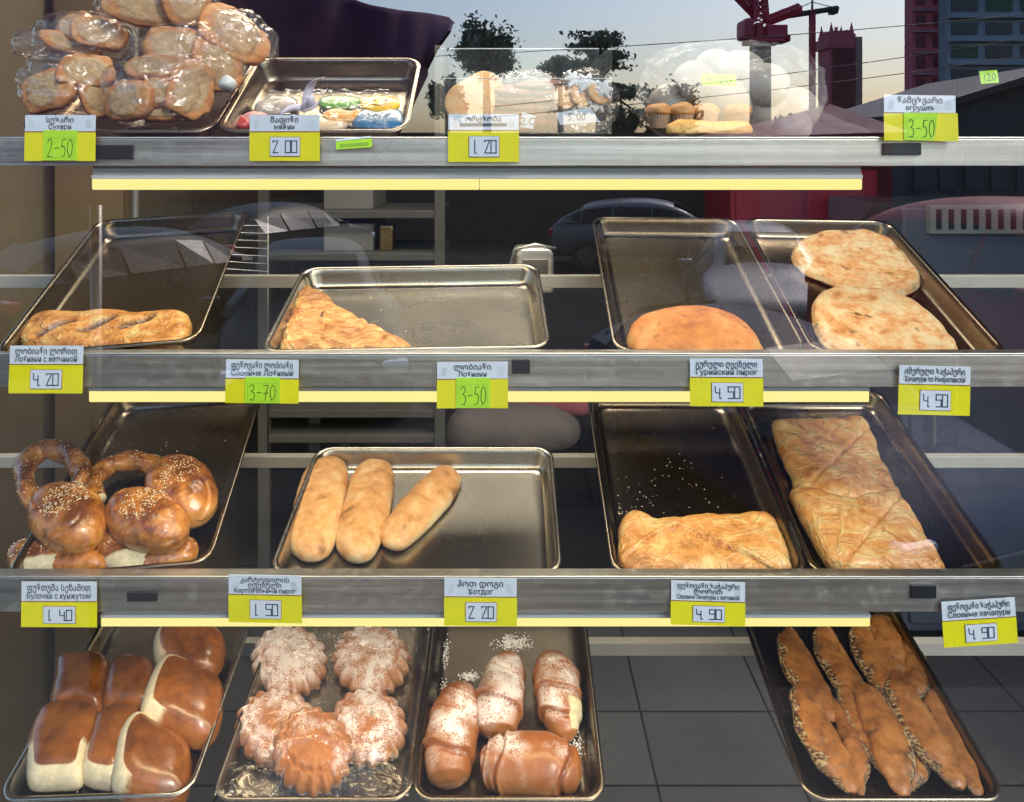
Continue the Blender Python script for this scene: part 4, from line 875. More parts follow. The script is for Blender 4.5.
# loose lime slips
def slip(cx, cy, w, h, y, label, price=None, rot=0, name='lime_slip'):
    s = (y+1)/F; r = empty(name, at(cx, cy, y), (R(-8), R(rot), 0), label, 'price slip')
    MB().box((-w*s/2, -.0003, -h*s/2), (w*s/2, .0003, h*s/2)).build('paper', M['lime'], r)
    if price: strokes(price, HAND, -w*s*.36, -h*s*.28, w*s*.72, h*s*.55, .0010, -.0006, 1.12).build('handwritten_price', M['green_pen'], r)
    else: MB().box((-w*s*.4, -.0005, -h*s*.3), (w*s*.4, -.0004, h*s*.1)).build('print', simple('slip_print', (.30, .55, .03), .6), r)
    return r
r = slip(354, 144, 36, 9, YF - .005, 'narrow lime slip stuck on the top fascia right of the 2 00 card', None, -4)
MB().add([(-.026, -.001, .0055), (.024, -.001, .0075), (.024, .0, .010), (-.026, .0, .0085)], [(0,1,2,3)]).build('folded_edge', M['paper_white'], r)
slip(719, 80, 34, 12, .155, 'lime slip reading 4-20 on the cloudy bag of white rolls', '4-20', 2)
slip(989, 77, 18, 13, .16, 'small lime slip reading 1.20 at the far right of the top shelf', '120', -4)
# white hand written labels on packets
def wlabel(pts, txt, label, y):
    r = empty('packet_label', at(sum(p[0] for p in pts)/4, sum(p[1] for p in pts)/4, y), label=label, cat='label')
    c = r.location; vs = [at(px, py, y) - c for px, py in pts]
    MB().add(vs + [v + Vector((0, .0005, 0)) for v in vs], [(0,1,2,3),(7,6,5,4),(0,4,5,1),(1,5,6,2),(2,6,7,3),(3,7,4,0)]).build('paper', M['paper_white'], r)
    strokes(txt, HAND, -.013, -.005, .026, .010, .0012, -.001, 1.15).build('handwriting', M['ink'], r)
wlabel([(560,125),(556,113),(590,107),(600,122)], '5.00', 'white paper label handwritten 5.00 on the packet at the right of the acrylic box', .155)
wlabel([(520,127),(522,112),(536,116),(533,129)], '20', 'small white paper label on the brown biscuit packet', .155)

# ---- cloudy bag of white rolls, with muffins in front
M['white_dough'] = crust('white_roll', (.34, .32, .29), (.26, .21, .15), amt=.5, bias=-.2, scale=20, rough=.6, bmp=.1, topw=.2)
for i, (cx, cy, r_) in enumerate(((690,78,24),(712,66,24),(740,68,26),(765,82,26),(672,100,24),(690,92,26),(724,98,28),(760,108,28),(792,104,26),(790,122,22))):
    o, _ = dome('white_roll', [(r_*1.6e-3*math.cos(a), r_*1.5e-3*math.sin(a)) for a in (2*math.pi*j/20 for j in range(20))], .045, M['white_dough'], p=2.1, q=2, nr=20, na=60, amp=.001, fr=20)
    o.location = at(cx, cy + 8, .28 + .02 * (i % 3)); o.rotation_euler = (R(62), R(20*math.sin(i)), R(30*math.cos(i))); tag(o, 'soft white roll piled with others inside the cloudy plastic bag', 'bread roll', 'white rolls in the cloudy bag')
bag(728, 94, 190, 112, .20, .30, 'large cloudy plastic bag of white rolls on the top shelf right of the acrylic box', [], mat='bagwhite', sd=41)
M['muffin'] = crust('muffin', (.66, .40, .18), (.34, .15, .05), amt=.8, bias=0, scale=30, rough=.6, bmp=.5, topw=.4)
M['muffin_orange'] = crust('orange_pastry', (.85, .50, .14), (.70, .30, .05), amt=.6, bias=-.2, scale=30, rough=.5, bmp=.4, topw=.3)
M['cup'] = simple('paper_cup', (.42, .28, .18), .7, var=.15, scale=60, bmp=.5)
for i, cx in enumerate((658, 682, 706, 738)):
    r = empty('muffin', at(cx, 128, .175), label=['muffin in a brown paper cup, leftmost before the cloudy bag', 'muffin in a brown paper cup, second from the left before the cloudy bag', 'muffin in a brown paper cup, third from the left before the cloudy bag', 'muffin in a brown paper cup, nearest the crane reflection'][i], cat='muffin', group='muffins before the cloudy bag')
    cu = MB(); n = 48
    for z, q in ((0, .013), (.022, .018)):
        for j in range(n):
            a = 2*math.pi*j/n; k = q*(1 + .04*(j % 2)); cu.v.append(Vector((k*math.cos(a), k*math.sin(a), z)))
    cu.f = [(j, (j+1) % n, n+(j+1) % n, n+j) for j in range(n)] + [tuple(range(n))[::-1]]; cu.m = [0]*len(cu.f); cu.build('paper_cup', M['cup'], r)
    d_, _ = dome('top', [(.020*math.cos(a), .020*math.sin(a)) for a in (2*math.pi*j/20 for j in range(20))], .018, M['muffin'], p=2.2, nr=18, na=50, amp=.0022, fr=60, parent=r); d_.location = (0, 0, .020)
o, _ = dome('orange_pastry', [(-.075,-.02),(-.02,-.025),(.03,-.02),(.055,0),(.03,.02),(-.02,.018),(-.06,.005)], .020, M['muffin_orange'], p=2.6, amp=.002); o.location = at(708, 134, .155); tag(o, 'flat orange pastry lying before the muffins on the top shelf', 'pastry')

# cling film over the fluted cakes
cv = empty('cling_film', TR['4b'].O, TR['4b'].eul, 'shiny cling film stretched over the tray of fluted cakes', 'cling film')
mb = MB(); nx, ny = 110, 150; W = TR['4b'].W - .008; Lg = TR['4b'].Lh - .01
for j in range(ny + 1):
    for i in range(nx + 1):
        u = -W/2 + W*i/nx; v = .004 + Lg*j/ny; e = min(1, min(i/nx, 1-i/nx)*5) ; e2 = min(1, min(j/ny, 1-j/ny)*7)
        wr = .0028*(1 - 2*abs(noise.noise(Vector((u*9 + v*14, v*60 - u*8, 0))))) * (1 if v < .15 else .4) + .0018*noise.noise(Vector((u*70, v*26, 3)))
        mb.v.append(Vector((u, v, .0350 + e*e2*(.018 + .016*math.exp(-((u+.005)**2 + (v-.085)**2)/.004)) + wr*e*e2)))
mb.f = [(j*(nx+1)+i, j*(nx+1)+i+1, (j+1)*(nx+1)+i+1, (j+1)*(nx+1)+i) for j in range(ny) for i in range(nx)]; mb.m = [0]*len(mb.f)
mb.build('film_sheet', M['cling'], cv, True)
# ---------------------------------------------------------------- inside the shop, behind the rack
r = empty('storage_rack', at(385, 260, 1.6) * 1, label='pale metal storage rack with two shelves standing behind the tray with the triangle pastry', cat='storage rack'); r.location.z = 0; bx_ = r.location.x
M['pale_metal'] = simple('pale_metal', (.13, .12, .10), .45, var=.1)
def zat(py, y): return at(0, py, y).z
y = 1.6
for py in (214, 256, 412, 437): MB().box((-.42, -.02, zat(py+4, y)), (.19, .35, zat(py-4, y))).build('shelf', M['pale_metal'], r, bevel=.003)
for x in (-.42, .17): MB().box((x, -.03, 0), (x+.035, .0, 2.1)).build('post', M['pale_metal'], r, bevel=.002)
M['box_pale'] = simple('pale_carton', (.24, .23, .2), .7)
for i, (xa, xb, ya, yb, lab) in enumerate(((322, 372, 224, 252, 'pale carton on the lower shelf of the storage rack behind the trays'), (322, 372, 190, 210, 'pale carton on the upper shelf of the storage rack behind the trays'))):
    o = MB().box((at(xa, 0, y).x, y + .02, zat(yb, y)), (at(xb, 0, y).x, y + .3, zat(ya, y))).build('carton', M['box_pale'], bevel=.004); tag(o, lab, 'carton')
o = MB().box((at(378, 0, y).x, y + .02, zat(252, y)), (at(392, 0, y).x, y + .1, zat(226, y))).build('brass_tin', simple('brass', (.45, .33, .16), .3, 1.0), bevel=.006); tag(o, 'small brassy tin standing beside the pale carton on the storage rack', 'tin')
# wire rack behind the leftmost tray
r = empty('wire_rack', at(150, 240, 1.0), label='wire cooling rack standing behind the leftmost second-row tray', cat='wire rack')
for i in range(9):
    mb = MB().tube([(-.16, 0, .045 - .016*i), (.30, .02, .035 - .020*i)], .0012, 6); mb.build('wire', M['steel'], r, True)
MB().tube([(-.16, 0, .06), (-.16, 0, -.60)], .002, 8).tube([(.30, .02, .06), (.30, .02, -.60)], .002, 8).build('frame', M['steel_dark'], r, True)
# metal dispenser
p = at(530, 288, .75); r = empty('napkin_dispenser', p, (0, 0, R(8)), 'shiny metal napkin dispenser standing behind the wide tray of the second row', 'dispenser')
pr = [(-.042, 0), (.042, 0), (.042, .085), (.034, .10), (-.034, .10), (-.042, .085)]
MB().prism(pr, .07, Matrix.Rotation(R(90), 4, 'X')).build('case', M['steel'], r, bevel=.006)
MB().box((-.028, -.073, .02), (.028, -.0702, .075)).build('front_plate', M['steel_dark'], r, bevel=.001)
MB().tube([(-.05, -.07, .02), (-.056, -.07, .06), (-.046, -.07, .098), (0, -.07, .108), (.046, -.07, .098)], .003, 8).build('handle', M['steel'], r, True)
# sack of flour on the floor level shelf, worktable, fridge
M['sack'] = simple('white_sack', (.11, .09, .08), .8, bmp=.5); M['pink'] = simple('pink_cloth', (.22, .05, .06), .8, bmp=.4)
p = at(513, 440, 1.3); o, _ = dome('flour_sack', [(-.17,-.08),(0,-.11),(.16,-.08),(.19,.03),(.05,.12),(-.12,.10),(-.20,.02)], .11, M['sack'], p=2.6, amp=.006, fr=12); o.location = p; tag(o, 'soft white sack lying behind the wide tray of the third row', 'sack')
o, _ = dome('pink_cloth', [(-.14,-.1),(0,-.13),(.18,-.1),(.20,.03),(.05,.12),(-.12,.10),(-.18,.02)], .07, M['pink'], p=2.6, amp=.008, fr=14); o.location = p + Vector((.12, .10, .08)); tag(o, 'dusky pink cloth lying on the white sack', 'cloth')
r = empty('worktable', (0.15, 1.95, 0), label='dark steel worktable in the dim shop behind the display rack', cat='worktable')
MB().box((-.9, -.3, .86), (.9, .3, .90)).build('table_top', M['steel_dark'], r, bevel=.003); MB().box((-.86, -.26, .25), (.86, .26, .27)).build('lower_shelf', M['steel_dark'], r)
for x in (-.86, .82):
    for y2 in (-.26, .22): MB().box((x, y2, 0), (x+.04, y2+.04, .86)).build('leg', M['steel_dark'], r)
r = empty('refrigerator', (1.75, 2.0, 0), label='tall pale refrigerator with a slotted vent on top, at the right behind the rack', cat='refrigerator')
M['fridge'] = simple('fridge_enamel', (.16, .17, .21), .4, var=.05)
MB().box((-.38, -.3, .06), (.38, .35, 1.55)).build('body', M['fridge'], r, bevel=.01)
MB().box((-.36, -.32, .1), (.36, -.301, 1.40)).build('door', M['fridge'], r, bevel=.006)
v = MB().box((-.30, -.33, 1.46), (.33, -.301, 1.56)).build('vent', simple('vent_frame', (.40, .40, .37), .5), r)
sl = MB()
for i in range(14): sl.box((-.28 + i*.043, -.333, 1.475), (-.262 + i*.043, -.331, 1.545))
sl.build('slots', M['black'], v)
MB().tube([(-.30, -.34, .7), (-.30, -.36, .75), (-.30, -.36, 1.1), (-.30, -.34, 1.15)], .010, 8).build('handle', M['steel'], r, True)
r = empty('red_cabinet', (1.28, 2.7, 0), label='red cabinet standing against the dark wall behind the right end of the rack', cat='cabinet')
M['red'] = simple('red_paint', (.42, .03, .05), .4, var=.08, coat=.3)
MB().box((-.30, -.25, .05), (.36, .25, 1.66)).build('body', M['red'], r, bevel=.008); MB().box((-.28, -.265, .1), (.02, -.251, 1.60)).build('door', M['red'], r, bevel=.004); MB().box((.04, -.265, .1), (.34, -.251, 1.60)).build('door', M['red'], r, bevel=.004)
# wooden panel at the left
M['brown'] = simple('brown_panel', (.22, .15, .07), .45, var=.2, scale=4)
o = MB().box((-1.13, .90, 0), (-.96, .93, 2.2)).build('brown_panel', M['brown'], bevel=.003); tag(o, 'brown upright panel standing at the left behind the rack', 'panel')
o = MB().tube([(-.93, .90, 0), (-.93, .90, 2.3)], .009, 10).build('steel_pole', M['pale_metal'], None, True); tag(o, 'thin upright metal pole left of the leftmost tray', 'pole')
# ---------------------------------------------------------------- the street reflected in the pane
GZ = -.75
M['asphalt'] = simple('asphalt', (.03, .03, .03), .9, spec=.05, var=.25, scale=1.5, bmp=.4); M['paving'] = simple('paving', (.04, .038, .036), .9, spec=.05, var=.2, scale=2, bmp=.3)
struct(MB().box((-600, -900, GZ-.3), (600, -2.4, GZ)), 'road', M['asphalt'])
struct(MB().box((-12, -2.4, GZ-.3), (12, -.08, GZ+.13)), 'pavement', M['paving'])
M['car_black'] = simple('car_black', (.012, .013, .016), .45, var=.05, spec=.2); M['car_blue'] = simple('car_blue', (.015, .025, .06), .55, var=.05, spec=.12)
M['car_silver'] = simple('car_silver', (.10, .105, .115), .3, .3, var=.04, spec=.4); M['car_red'] = simple('car_red', (.22, .01, .016), .5, var=.05, spec=.15)
M['car_glass'] = simple('car_glass', (.01, .012, .014), .22, var=0, spec=.2); M['tyre'] = simple('tyre', (.02, .02, .02), .8); M['rim'] = simple('rim', (.4, .4, .42), .25, 1)
M['head'] = simple('headlight', (.55, .57, .6), .1, coat=1); M['tail'] = simple('tail_lamp', (.45, .01, .015), .15, coat=1)
def car(x, Y, yaw, mat, label, k=1.0, hk=1.0):
    r = empty('parked_car', (x, -Y, GZ), (0, 0, R(yaw)), label, 'car', 'cars parked along the street')
    Ln, W = 4.3*k, 1.78*k
    # side profile stations along x (front +): x, hood/belt z, roof z, half width, roof half width
    st = [(-2.15,.62,.62,.70,.70),(-2.08,.92,.92,.80,.76),(-1.85,.98,1.10,.85,.66),(-1.45,.98,1.36,.88,.60),(-.8,.97,1.47,.89,.60),(0,.95,1.48,.89,.60),(.45,.94,1.40,.89,.60),(.80,.93,1.22,.89,.62),(1.15,.92,.96,.88,.70),(1.7,.84,.84,.85,.74),(2.05,.72,.72,.76,.66),(2.15,.55,.55,.68,.62)]
    body = MB(); n = 11; fs = []
    for (sx, zb_, zr, hw, rw) in st:
        sec = [(-.55*hw, .22), (-hw, .30), (-hw*1.0, .55), (-hw*.97, zb_), (-rw*.98, (zb_*.3 + zr*.7) if zr > zb_ else zb_+.001), (-rw*.80, zr+.002), (rw*.80, zr+.002), (rw*.98, (zb_*.3 + zr*.7) if zr > zb_ else zb_+.001), (hw*.97, zb_), (hw, .55), (hw, .30), (.55*hw, .22)]
        body.v += [Vector((sx*k, a*k, b*k*hk)) for a, b in sec]
    m = 12
    glass = MB()
    for i in range(len(st)-1):
        for j in range(m):
            f = (i*m+j, i*m+(j+1) % m, (i+1)*m+(j+1) % m, (i+1)*m+j)
            isg = (j in (3, 7) and 2 <= i <= 7) or (j == 5 and i in (2, 6, 7))
            (fs.append(f))
            if isg:
                P = [body.v[q] for q in f]; c = sum(P, Vector()) / 4; nn = (P[1]-P[0]).cross(P[3]-P[0]).normalized()
                if nn.dot(c - Vector((0, 0, .7))) < 0: nn = -nn
                glass.add([c + (q-c)*.93 + nn*.006 for q in P], [(0,1,2,3)])
    body.f = fs + [tuple(range(m)), tuple(range((len(st)-1)*m, len(st)*m))[::-1]]; body.m = [0]*len(body.f)
    o = body.build('body', mat, r, True); sd = o.modifiers.new('s', 'SUBSURF'); sd.levels = 1; sd.render_levels = 2
    glass.build('windows', M['car_glass'], r)
    for sx in (-1.32, 1.30):
        for sy in (-1, 1):
            w = MB().tube([(sx*k, sy*.74*k, .32*k), (sx*k, sy*.90*k, .32*k)], .32*k, 24).build('wheel', M['tyre'], r)
            MB().tube([(sx*k, sy*.89*k, .32*k), (sx*k, sy*.91*k, .32*k)], .20*k, 16).build('rim', M['rim'], w)
    for sy in (-1, 1):
        MB().box((1.96*k, sy*.66*k-.13, .56*k*hk), (2.10*k, sy*.66*k+.10, .68*k*hk)).build('headlight', M['head'], r, bevel=.03)
        MB().box((-2.13*k, sy*.66*k-.12, .72*k*hk), (-2.02*k, sy*.66*k+.12, .86*k*hk)).build('tail_lamp', M['tail'], r, bevel=.03)
        MB().box((.62*k, sy*.98*k-.09, .93*k*hk), (.74*k, sy*.98*k+.09, 1.05*k*hk)).build('wing_mirror', mat, r, bevel=.03)
    MB().box((2.08*k, -.4*k, .38*k), (2.15*k, .4*k, .54*k)).build('grille', M['black'], r, bevel=.01)
    return r
car(-5.0, 9.5, -60, M['car_black'], 'black hatchback reflected above the slit strudel at the left')
car(-4.6, 14.5, -65, M['car_black'], 'farther black car reflected just right of the black hatchback')
car(-2.2, 7.5, 75, M['car_black'], 'large near black car whose roof curves behind the strudel tray in the reflection')
car(3.0, 15.5, 10, M['car_silver'], 'small silver car far back in the reflection above the oval bread')
car(3.4, 9.8, 100, M['car_silver'], 'silver car with dark windows reflected between the oval bread and the cheese breads')
car(1.9, 4.6, 70, M['car_blue'], 'dark blue car with slatted grille reflected beside the front cheese bread', .85)
car(4.6, 5.6, 75, M['car_red'], 'tall red van with a broad windscreen reflected at the right edge', 1.05, 1.35)
# purple canopy cloth
M['purple'] = simple('purple_cloth', (.085, .015, .055), .8, var=.15, scale=3, bmp=.2)
Yc = 2.3
top = [(-420,-260),(-100,-120),(120,-60),(260,-25),(330,-8),(370,6),(400,12),(428,15),(448,19),(453,24)]
bot = [(-420,205),(-100,205),(120,205),(260,200),(330,190),(370,170),(395,140),(418,90),(438,50),(451,32)]
mb = MB(); nu, nv = 90, 26
def lerp(P, t):
    q = t*(len(P)-1); i = min(int(q), len(P)-2); f = q - i; return (P[i][0]+(P[i+1][0]-P[i][0])*f, P[i][1]+(P[i+1][1]-P[i][1])*f)
for i in range(nu+1):
    a, b = lerp(top, i/nu), lerp(bot, i/nu)
    for j in range(nv+1):
        t = j/nv; px = a[0]+(b[0]-a[0])*t; py = a[1]+(b[1]-a[1])*t
        mb.v.append(mir(px, py, Yc + .5*(1-t)**1.5 + .16*math.sin(i*.17 + t*1.5) * t + .10*noise.noise(Vector((i*.12, t*.8, 0)))))
mb.f = [(i*(nv+1)+j, (i+1)*(nv+1)+j, (i+1)*(nv+1)+j+1, i*(nv+1)+j+1) for i in range(nu) for j in range(nv)]; mb.m = [0]*len(mb.f)
r = empty('canopy', mir(60, 700, Yc), label='dark purple cloth canopy reflected over the top left of the window', cat='canopy'); r.location.z = GZ + .13
o = mb.build('cloth', M['purple'], r, True); o.parent = r; o.matrix_parent_inverse = Matrix.Translation(-r.location); s = o.modifiers.new('s', 'SOLIDIFY'); s.thickness = .012
for xx2 in (-2.2, .1): MB().tube([(xx2, -.1, 0), (xx2, -.1, 2.4)], .025, 10).build('pole', M['steel_dark'], r, True)
# trees
M['leaf'] = simple('leaf_dark', (.20, .24, .19), .7, var=.5, scale=1.5); M['leaf2'] = simple('leaf_autumn', (.13, .09, .03), .7, var=.6, scale=1.5); M['bark'] = simple('bark', (.07, .05, .035), .9, bmp=.6, scale=3)
def tree(px, py, wpx, hpx, Y, label, mat='leaf', kind='tree', pine=False, n=2600, leaf=.16, clumps=16, sd=1):
    c = mir(px, py, Y); s = (Y+1)/F; W, H = wpx*s/2, hpx*s/2; rnd = random.Random(sd)
    r = empty(kind, (c.x, c.y, GZ), label=label, cat='tree', group='trees across the street'); h = c.z - GZ
    tr = MB().tube([(0,0,0),(W*.04,0,h*.5),(0,0,h),( -W*.05,0,h+H*.8)], [W*.12+.08, W*.09+.06, W*.06+.03, .03], 10)
    cl = []
    for i in range(clumps):
        if pine:
            z = rnd.uniform(-1, .95); rr = (1 - (z+1)/2*.62); a = rnd.uniform(0, 6.28); q = rnd.uniform(.35, 1)*rr; cl.append((Vector((math.cos(a)*q*W, math.sin(a)*q*W, z*H)), Vector((W*.20, W*.20, H*.045))))
        else:
            while True:
                v = Vector((rnd.uniform(-1,1), rnd.uniform(-1,1), rnd.uniform(-1,1)))
                if .25 < v.length < .85: break
            cl.append((Vector((v.x*W, v.y*W, v.z*H)), Vector((W, W, H)) * rnd.uniform(.10, .30)))
    for cc, _ in cl: tr.tube([(0,0,h + min(cc.z, 0)*.6 - H*.2), (cc.x*.5, cc.y*.5, h + cc.z*.7), (cc.x, cc.y, h + cc.z)], [.05+W*.02, .035+W*.01, .02], 5)
    tr.build('trunk', M['bark'], r)
    lf = MB()
    for i in range(n):
        cc, e = rnd.choice(cl); d = Vector((rnd.gauss(0,.75), rnd.gauss(0,.75), rnd.gauss(0,.75))); p = Vector((cc.x + d.x*e.x, cc.y + d.y*e.y, h + cc.z + d.z*e.z))
        a = Vector((rnd.uniform(-1,1), rnd.uniform(-1,1), rnd.uniform(-1,1))).normalized(); b = a.orthogonal().normalized(); z = leaf*rnd.uniform(.6, 1.4)
        lf.add([p - a*z, p + b*z*.5, p + a*z, p - b*z*.5], [(0,1,2,3)])
    lf.build('crown', M[mat], r); return r
tree(486, 48, 62, 66, 26, 'round dark tree reflected just right of the purple canopy', sd=2, leaf=.085, n=5600, clumps=44)
tree(600, 72, 95, 84, 24, 'tall layered pine reflected above the right side of the acrylic box', pine=True, sd=3, n=4200, leaf=.08, clumps=60, kind='pine_tree')
tree(447, 98, 36, 50, 28, 'smaller dark tree reflected low between the canopy and the acrylic box', sd=4, n=3000, leaf=.10)
tree(560, 70, 40, 30, 30, 'low dark tree reflected between the round tree and the pine', sd=9, n=1800, leaf=.10)
tree(668, 112, 64, 54, 26, 'brownish autumn tree reflected over the muffins', 'leaf2', sd=5, n=3200, leaf=.10)
tree(622, 120, 40, 44, 27, 'small dark bush reflected at the foot of the pine', sd=6, n=2200, leaf=.10)
tree(790, 126, 30, 30, 30, 'small brownish bush reflected between the two cranes', 'leaf2', sd=7, n=1600, leaf=.09)
tree(830, 124, 16, 34, 30, 'small dark cypress-like tree reflected at the foot of the tower', sd=8, n=1500, leaf=.09)
# added dark wall: hides the trunks and darkens the reflected street haze
M['farwall'] = simple('dark_render', (.035, .033, .035), .8, var=.3, scale=.6)
r = empty('added_dark_wall', (0, -20.5, GZ), label='added long dark wall below the reflected trees, darkening the street reflection', cat='wall')
MB().box((-30, -.25, 0), (6, 0, mir(0, 137, 20.5).z - GZ)).build('wall', M['farwall'], r); MB().box((-30.1, -.32, mir(0, 137, 20.5).z - GZ + .003), (6.1, .07, mir(0, 137, 20.5).z - GZ + .12)).build('coping', M['crane_dark'] if 'crane_dark' in M else M['farwall'], r)
# cranes
M['crane_red'] = simple('crane_red', (.55, .06, .11), .5, var=.1, scale=.5); M['crane_dark'] = simple('crane_steel', (.06, .05, .05), .6)
def lattice(mb, a, b, w, n, t, m=0):
    a, b = Vector(a), Vector(b); d = (b-a).normalized(); s = d.orthogonal().normalized() if abs(d.z) < .9 else Vector((1,0,0)); u = d.cross(s)
    cs = [(s*i + u*j)*w/2 for i, j in ((-1,-1),(1,-1),(1,1),(-1,1))]
    for c in cs: mb.tube([a+c, b+c], t, 4, m)
    for i in range(n):
        p, q = a + (b-a)*i/n, a + (b-a)*(i+1)/n
        for k in range(4):
            c1, c2 = cs[k], cs[(k+1) % 4]; mb.tube([p+c1, q+c2], t*.55, 4, m); mb.tube([p+c2, q+c1], t*.55, 4, m); mb.tube([q+c1, q+c2], t*.55, 4, m)
Y = 70; top_ = mir(760, 44, Y); r = empty('tower_crane', (top_.x, top_.y, GZ), label='near tower crane with dark lattice mast and dark red cab, above the cloudy bag', cat='crane', group='tower cranes')
s = (Y+1)/F; mz = top_.z - GZ
mb = MB(); lattice(mb, (0,0,0), (0,0,mz), 13*s, 22, .26); mb.build('mast', M['crane_dark'], r)
cb = MB(); cb.box((-14*s, -1.5, mz), (20*s, 1.5, mz+4*s)); cb.box((2*s, -1.5, mz+4*s), (22*s, 1.5, mz+17*s)); cb.box((-7*s, -1.0, mz+4*s), (0, 1.0, mz+20*s)); cb.box((23*s, -1.2, mz+1*s), (26*s, 1.2, mz+8*s)); lattice(cb, (0,0,mz+22*s), (-3*s,0,mz+60*s), 12*s, 6, .2); cb.build('machine_deck', M['crane_red'], r, bevel=.2)
MB().box((-20*s, -1.4, mz+4*s), (-10*s, 1.4, mz+24*s)).build('cab', M['crane_red'], r, bevel=.3)
jb = MB(); lattice(jb, (-3*s,0,mz+30*s), (-80*s,0,mz+110*s), 8*s, 16, .14); lattice(jb, (4*s,0,mz+22*s), (40*s,0,mz+36*s), 6*s, 6, .12); jb.build('jib', M['crane_red'], r)
Y = 140; s = (Y+1)/F; top_ = mir(812, 10, Y); r = empty('tower_crane', (top_.x, top_.y, GZ), label='thin distant tower crane with a level jib, reflected beside the maroon tower', cat='crane', group='tower cranes'); mz = top_.z - GZ
mb = MB(); lattice(mb, (0,0,0), (0,0,mz), 4*s, 34, .16); mb.build('mast', M['crane_red'], r)
jb = MB(); lattice(jb, (-38*s,0,mz-8*s), (26*s,0,mz+2*s), 3*s, 22, .12); jb.tube([(0,0,mz), (0,0,mz+10*s), ], .2, 5); jb.tube([(0,0,mz+8*s), (-36*s,0,mz-7*s)], .08, 4); jb.tube([(0,0,mz+8*s), (24*s,0,mz+2*s)], .08, 4); jb.build('jib', M['crane_dark'], r)
MB().box((18*s, -1, mz-4*s), (24*s, 1, mz)).build('counterweight', M['crane_dark'], r)
# maroon tower with spikes
Y = 200; s = (Y+1)/F; c = mir(836, 118, Y); r = empty('stone_tower', (c.x, c.y, GZ), label='slim maroon high-rise tower with pointed corners, reflected behind the red roof', cat='tower')
M['maroon'] = simple('maroon_facade', (.50, .11, .15), .7, var=.15, scale=.2); M['maroon_dark'] = simple('maroon_windows', (.06, .015, .03), .4); M['maroon_lt'] = simple('tower_trim', (.42, .26, .24), .7)
hz = mir(836, 36, Y).z - GZ
MB().box((-13*s, -13*s, 0), (13*s, 15*s, hz)).build('wall', M['maroon'], r)
wd = MB()
for i in range(30):
    z = hz*.35 + (hz*.62)*i/30
    wd.box((-10*s, 15*s+.01, z), (10*s, 15*s+.3, z + hz*.62/60))
wd.build('window_bands', M['maroon_dark'], r)
tm = MB()
for i in range(26):
    z = hz*.35 + hz*.62*i/26; tm.box((15*s-.8, 15*s, z), (15*s+.8, 15*s+.8, z + .9))
tm.build('balcony_column', M['maroon_lt'], r)
sp = MB(); sp.box((-15*s, -15*s, hz - 14*s), (15*s, 17*s, hz - 4*s)); sp.box((-10*s, -10*s, hz), (10*s, 10*s, hz + 4*s))
for sx in (-10, 10):
    for sy in (-12, 12): sp.tube([(sx*s, sy*s, hz), (sx*s, sy*s, hz+12*s)], [3.4*s, .05], 4)
sp.tube([(0,0,hz), (0,0,hz+9*s)], 1.6*s, 6); sp.build('crown', M['maroon'], r)
# apartment blocks
def facade(name, pxa, pxb, pyt, Y, mat, label, rows, cols, wm, gap=.3, dpt=1.2):
    s = (Y+1)/F; a, b = mir(pxa, 0, Y).x, mir(pxb, 0, Y).x; zt = mir(0, pyt, Y).z; r = empty(name, ((a+b)/2, -Y, GZ), label=label, cat='building'); w = (b-a)/2; h = zt - GZ
    MB().box((-w, -dpt, 0), (w, 0, h)).build('wall', mat, r)
    MB().box((-w-.3, -dpt-.3, h), (w+.3, .3, h+.5)).build('roof', mat, r)
    rnd = random.Random(rows)
    for i in range(rows):
        z0 = h*(i+.28)/rows
        sl = MB().box((-w+.1, .02, h*(i+.95)/rows), (w-.1, .45, h*(i+1)/rows)); sl.build('floor_slab', M['slab'], r)
        for j in range(cols):
            x0 = -w + 2*w*(j+gap/2)/cols; x1 = -w + 2*w*(j+1-gap/2)/cols
            if len(r.children) < 92: MB().box((x0, .01, z0), (x1, .12, z0 + h*.5/rows)).build('window', wm[rnd.random() < .35], r)
    return r
M['slab'] = simple('pale_slab', (.34, .37, .42), .7); M['bluegrey'] = simple('bluegrey_facade', (.32, .39, .47), .7, var=.2, scale=.3); M['pane_dark'] = simple('dark_pane', (.05, .07, .10), .15); M['pane_green'] = simple('green_curtain', (.06, .13, .08), .5)
M['redblock'] = simple('red_block', (.62, .15, .20), .75, var=.12, scale=.3); M['pane_red'] = simple('maroon_pane', (.18, .04, .07), .4)
facade('apartment_block', 912, 946, -160, 62, M['redblock'], 'flat maroon red tower block reflected above the top right price card', 16, 2, (M['pane_red'], M['pane_red']), .5)
facade('apartment_block', 947, 1120, -170, 60, M['bluegrey'], 'blue-grey apartment block with rows of windows reflected at the top right corner', 15, 5, (M['pane_dark'], M['pane_green']), .25)
# low hall with a dark sloping roof
r = empty('market_hall', mir(1000, 130, 24), label='dark low hall with a sloping roof reflected under the blue-grey apartment block', cat='building'); r.location.z = GZ
a = mir(905, 112, 24) - r.location; b = mir(1060, 58, 24) - r.location
M['hall'] = simple('hall_dark', (.05, .055, .07), .6, var=.3, scale=.5)
MB().prism([(a.x, 0), (b.x, 0), (b.x, b.z-.4), (a.x, a.z-.3)], 8, Matrix.Rotation(R(90), 4, 'X')).build('wall', M['hall'], r)
MB().prism([(a.x-.3, a.z-.28), (b.x+.3, b.z-.38), (b.x+.3, b.z-.1), (a.x-.3, a.z-.1)], 9, Matrix.Translation((0, .5, 0)) @ Matrix.Rotation(R(90), 4, 'X')).build('roof', M['crane_dark'], r)
for i in range(6): 
    x = a.x + (b.x-a.x)*(i+.3)/6; MB().box((x, .01, 1.2), (x + .5, .06, 2.2 + .1*i)).build('window', M['pane_dark'], r)
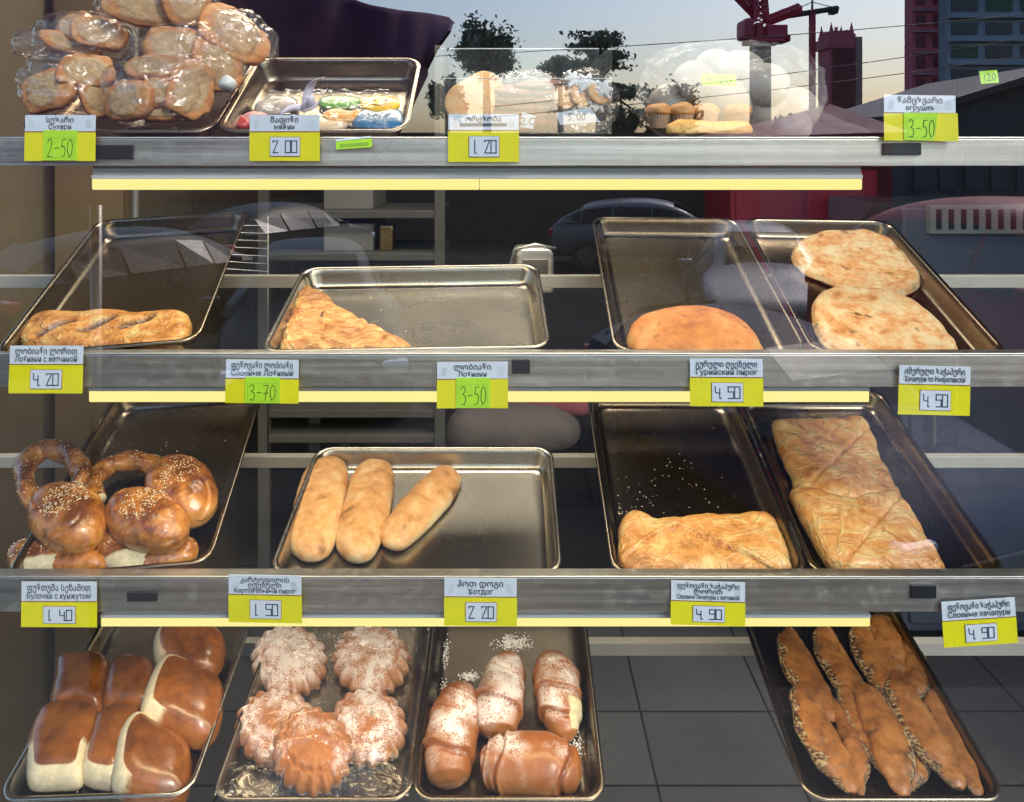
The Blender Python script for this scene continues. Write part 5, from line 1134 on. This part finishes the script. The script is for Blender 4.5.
# red kiosk
Y = 15; s = 16/F; r = empty('red_kiosk', mir(818, 200, Y), label='red kiosk with a sloping red roof reflected below the top fascia at the right', cat='kiosk'); r.location.z = GZ
z1 = mir(0, 140, Y).z - GZ
M['red2'] = simple('kiosk_red', (.20, .008, .025), .6, var=.1, scale=1)
MB().box((-75*s, -3, 0), (75*s, 0, z1 + .05)).build('wall', M['red2'], r, bevel=.03)
MB().add([(-78*s, .5, z1+.06), (80*s, .5, z1+.16), (80*s, -3.4, z1+.95), (10*s, -3.4, z1 + .55), (-78*s, -3.4, z1+.15)] + [(-78*s, .5, z1-.04), (80*s, .5, z1+.05), (80*s, -3.4, z1+.85), (10*s, -3.4, z1 + .45), (-78*s, -3.4, z1+.05)], [(0,1,2,3,4),(9,8,7,6,5),(0,5,6,1),(1,6,7,2),(2,7,8,3),(3,8,9,4),(4,9,5,0)]).build('roof', M['red2'], r)
MB().box((-60*s, .01, .9), (-10*s, .06, 1.7)).build('window', M['pane_dark'], r); MB().box((10*s, .01, .05), (45*s, .06, 1.8)).build('door', M['pane_red'], r)
# overhead wires and poles
def wire(p1, p2, Y, label):
    a, b = mir(*p1, Y), mir(*p2, Y); P = [a.lerp(b, t/16) - Vector((0, 0, .25*math.sin(math.pi*t/16))) for t in range(17)]
    o = MB().tube(P, .018, 5).build('overhead_wire', M['crane_dark'], None); tag(o, label, 'wire', 'overhead wires')
wire((300, 62), (1100, 8), 30, 'uppermost overhead wire reflected across the sky'); wire((480, 108), (1100, 26), 30, 'middle overhead wire reflected across the sky'); wire((480, 118), (1100, 45), 30, 'lowest overhead wire reflected across the sky')
# ---------------------------------------------------------------- sky and sun
W_ = bpy.data.worlds.new('World'); S.world = W_; W_.use_nodes = True; nt = W_.node_tree; nt.nodes.clear()
sk = N(nt, 'ShaderNodeTexSky', sky_type='NISHITA'); sk.sun_disc = False; sk.sun_elevation = R(44); sk.sun_rotation = R(SUNROT); sk.air_density = 1.6; sk.dust_density = 2.6; sk.ozone_density = 5.0; sk.altitude = 100
bg = N(nt, 'ShaderNodeBackground', inp={'Strength': SKY}); o_ = N(nt, 'ShaderNodeOutputWorld'); L(nt, sk.outputs[0], bg.inputs[0]); L(nt, bg.outputs[0], o_.inputs[0])
sl = bpy.data.lights.new('sun', 'SUN'); sl.energy = SUN_E; sl.angle = R(14); sl.color = (1, .94, .85)
so = bpy.data.objects.new('sun', sl); COL.objects.link(so)
el, az = R(44), R(SUNROT); d = Vector((math.sin(az)*math.cos(el), math.cos(az)*math.cos(el), math.sin(el)))
so.rotation_euler = d.to_track_quat('Z', 'Y').to_euler(); so.location = (0, -5, 8)
S.view_settings.view_transform = 'Standard'; S.view_settings.look = 'None'; S.view_settings.exposure = EXPO; S.view_settings.gamma = 1
S.render.engine = 'CYCLES'; S.cycles.max_bounces = 8; S.cycles.transparent_max_bounces = 20; S.cycles.caustics_reflective = False; S.cycles.caustics_refractive = False; S.cycles.sample_clamp_indirect = 4
S.cycles.use_denoising = True
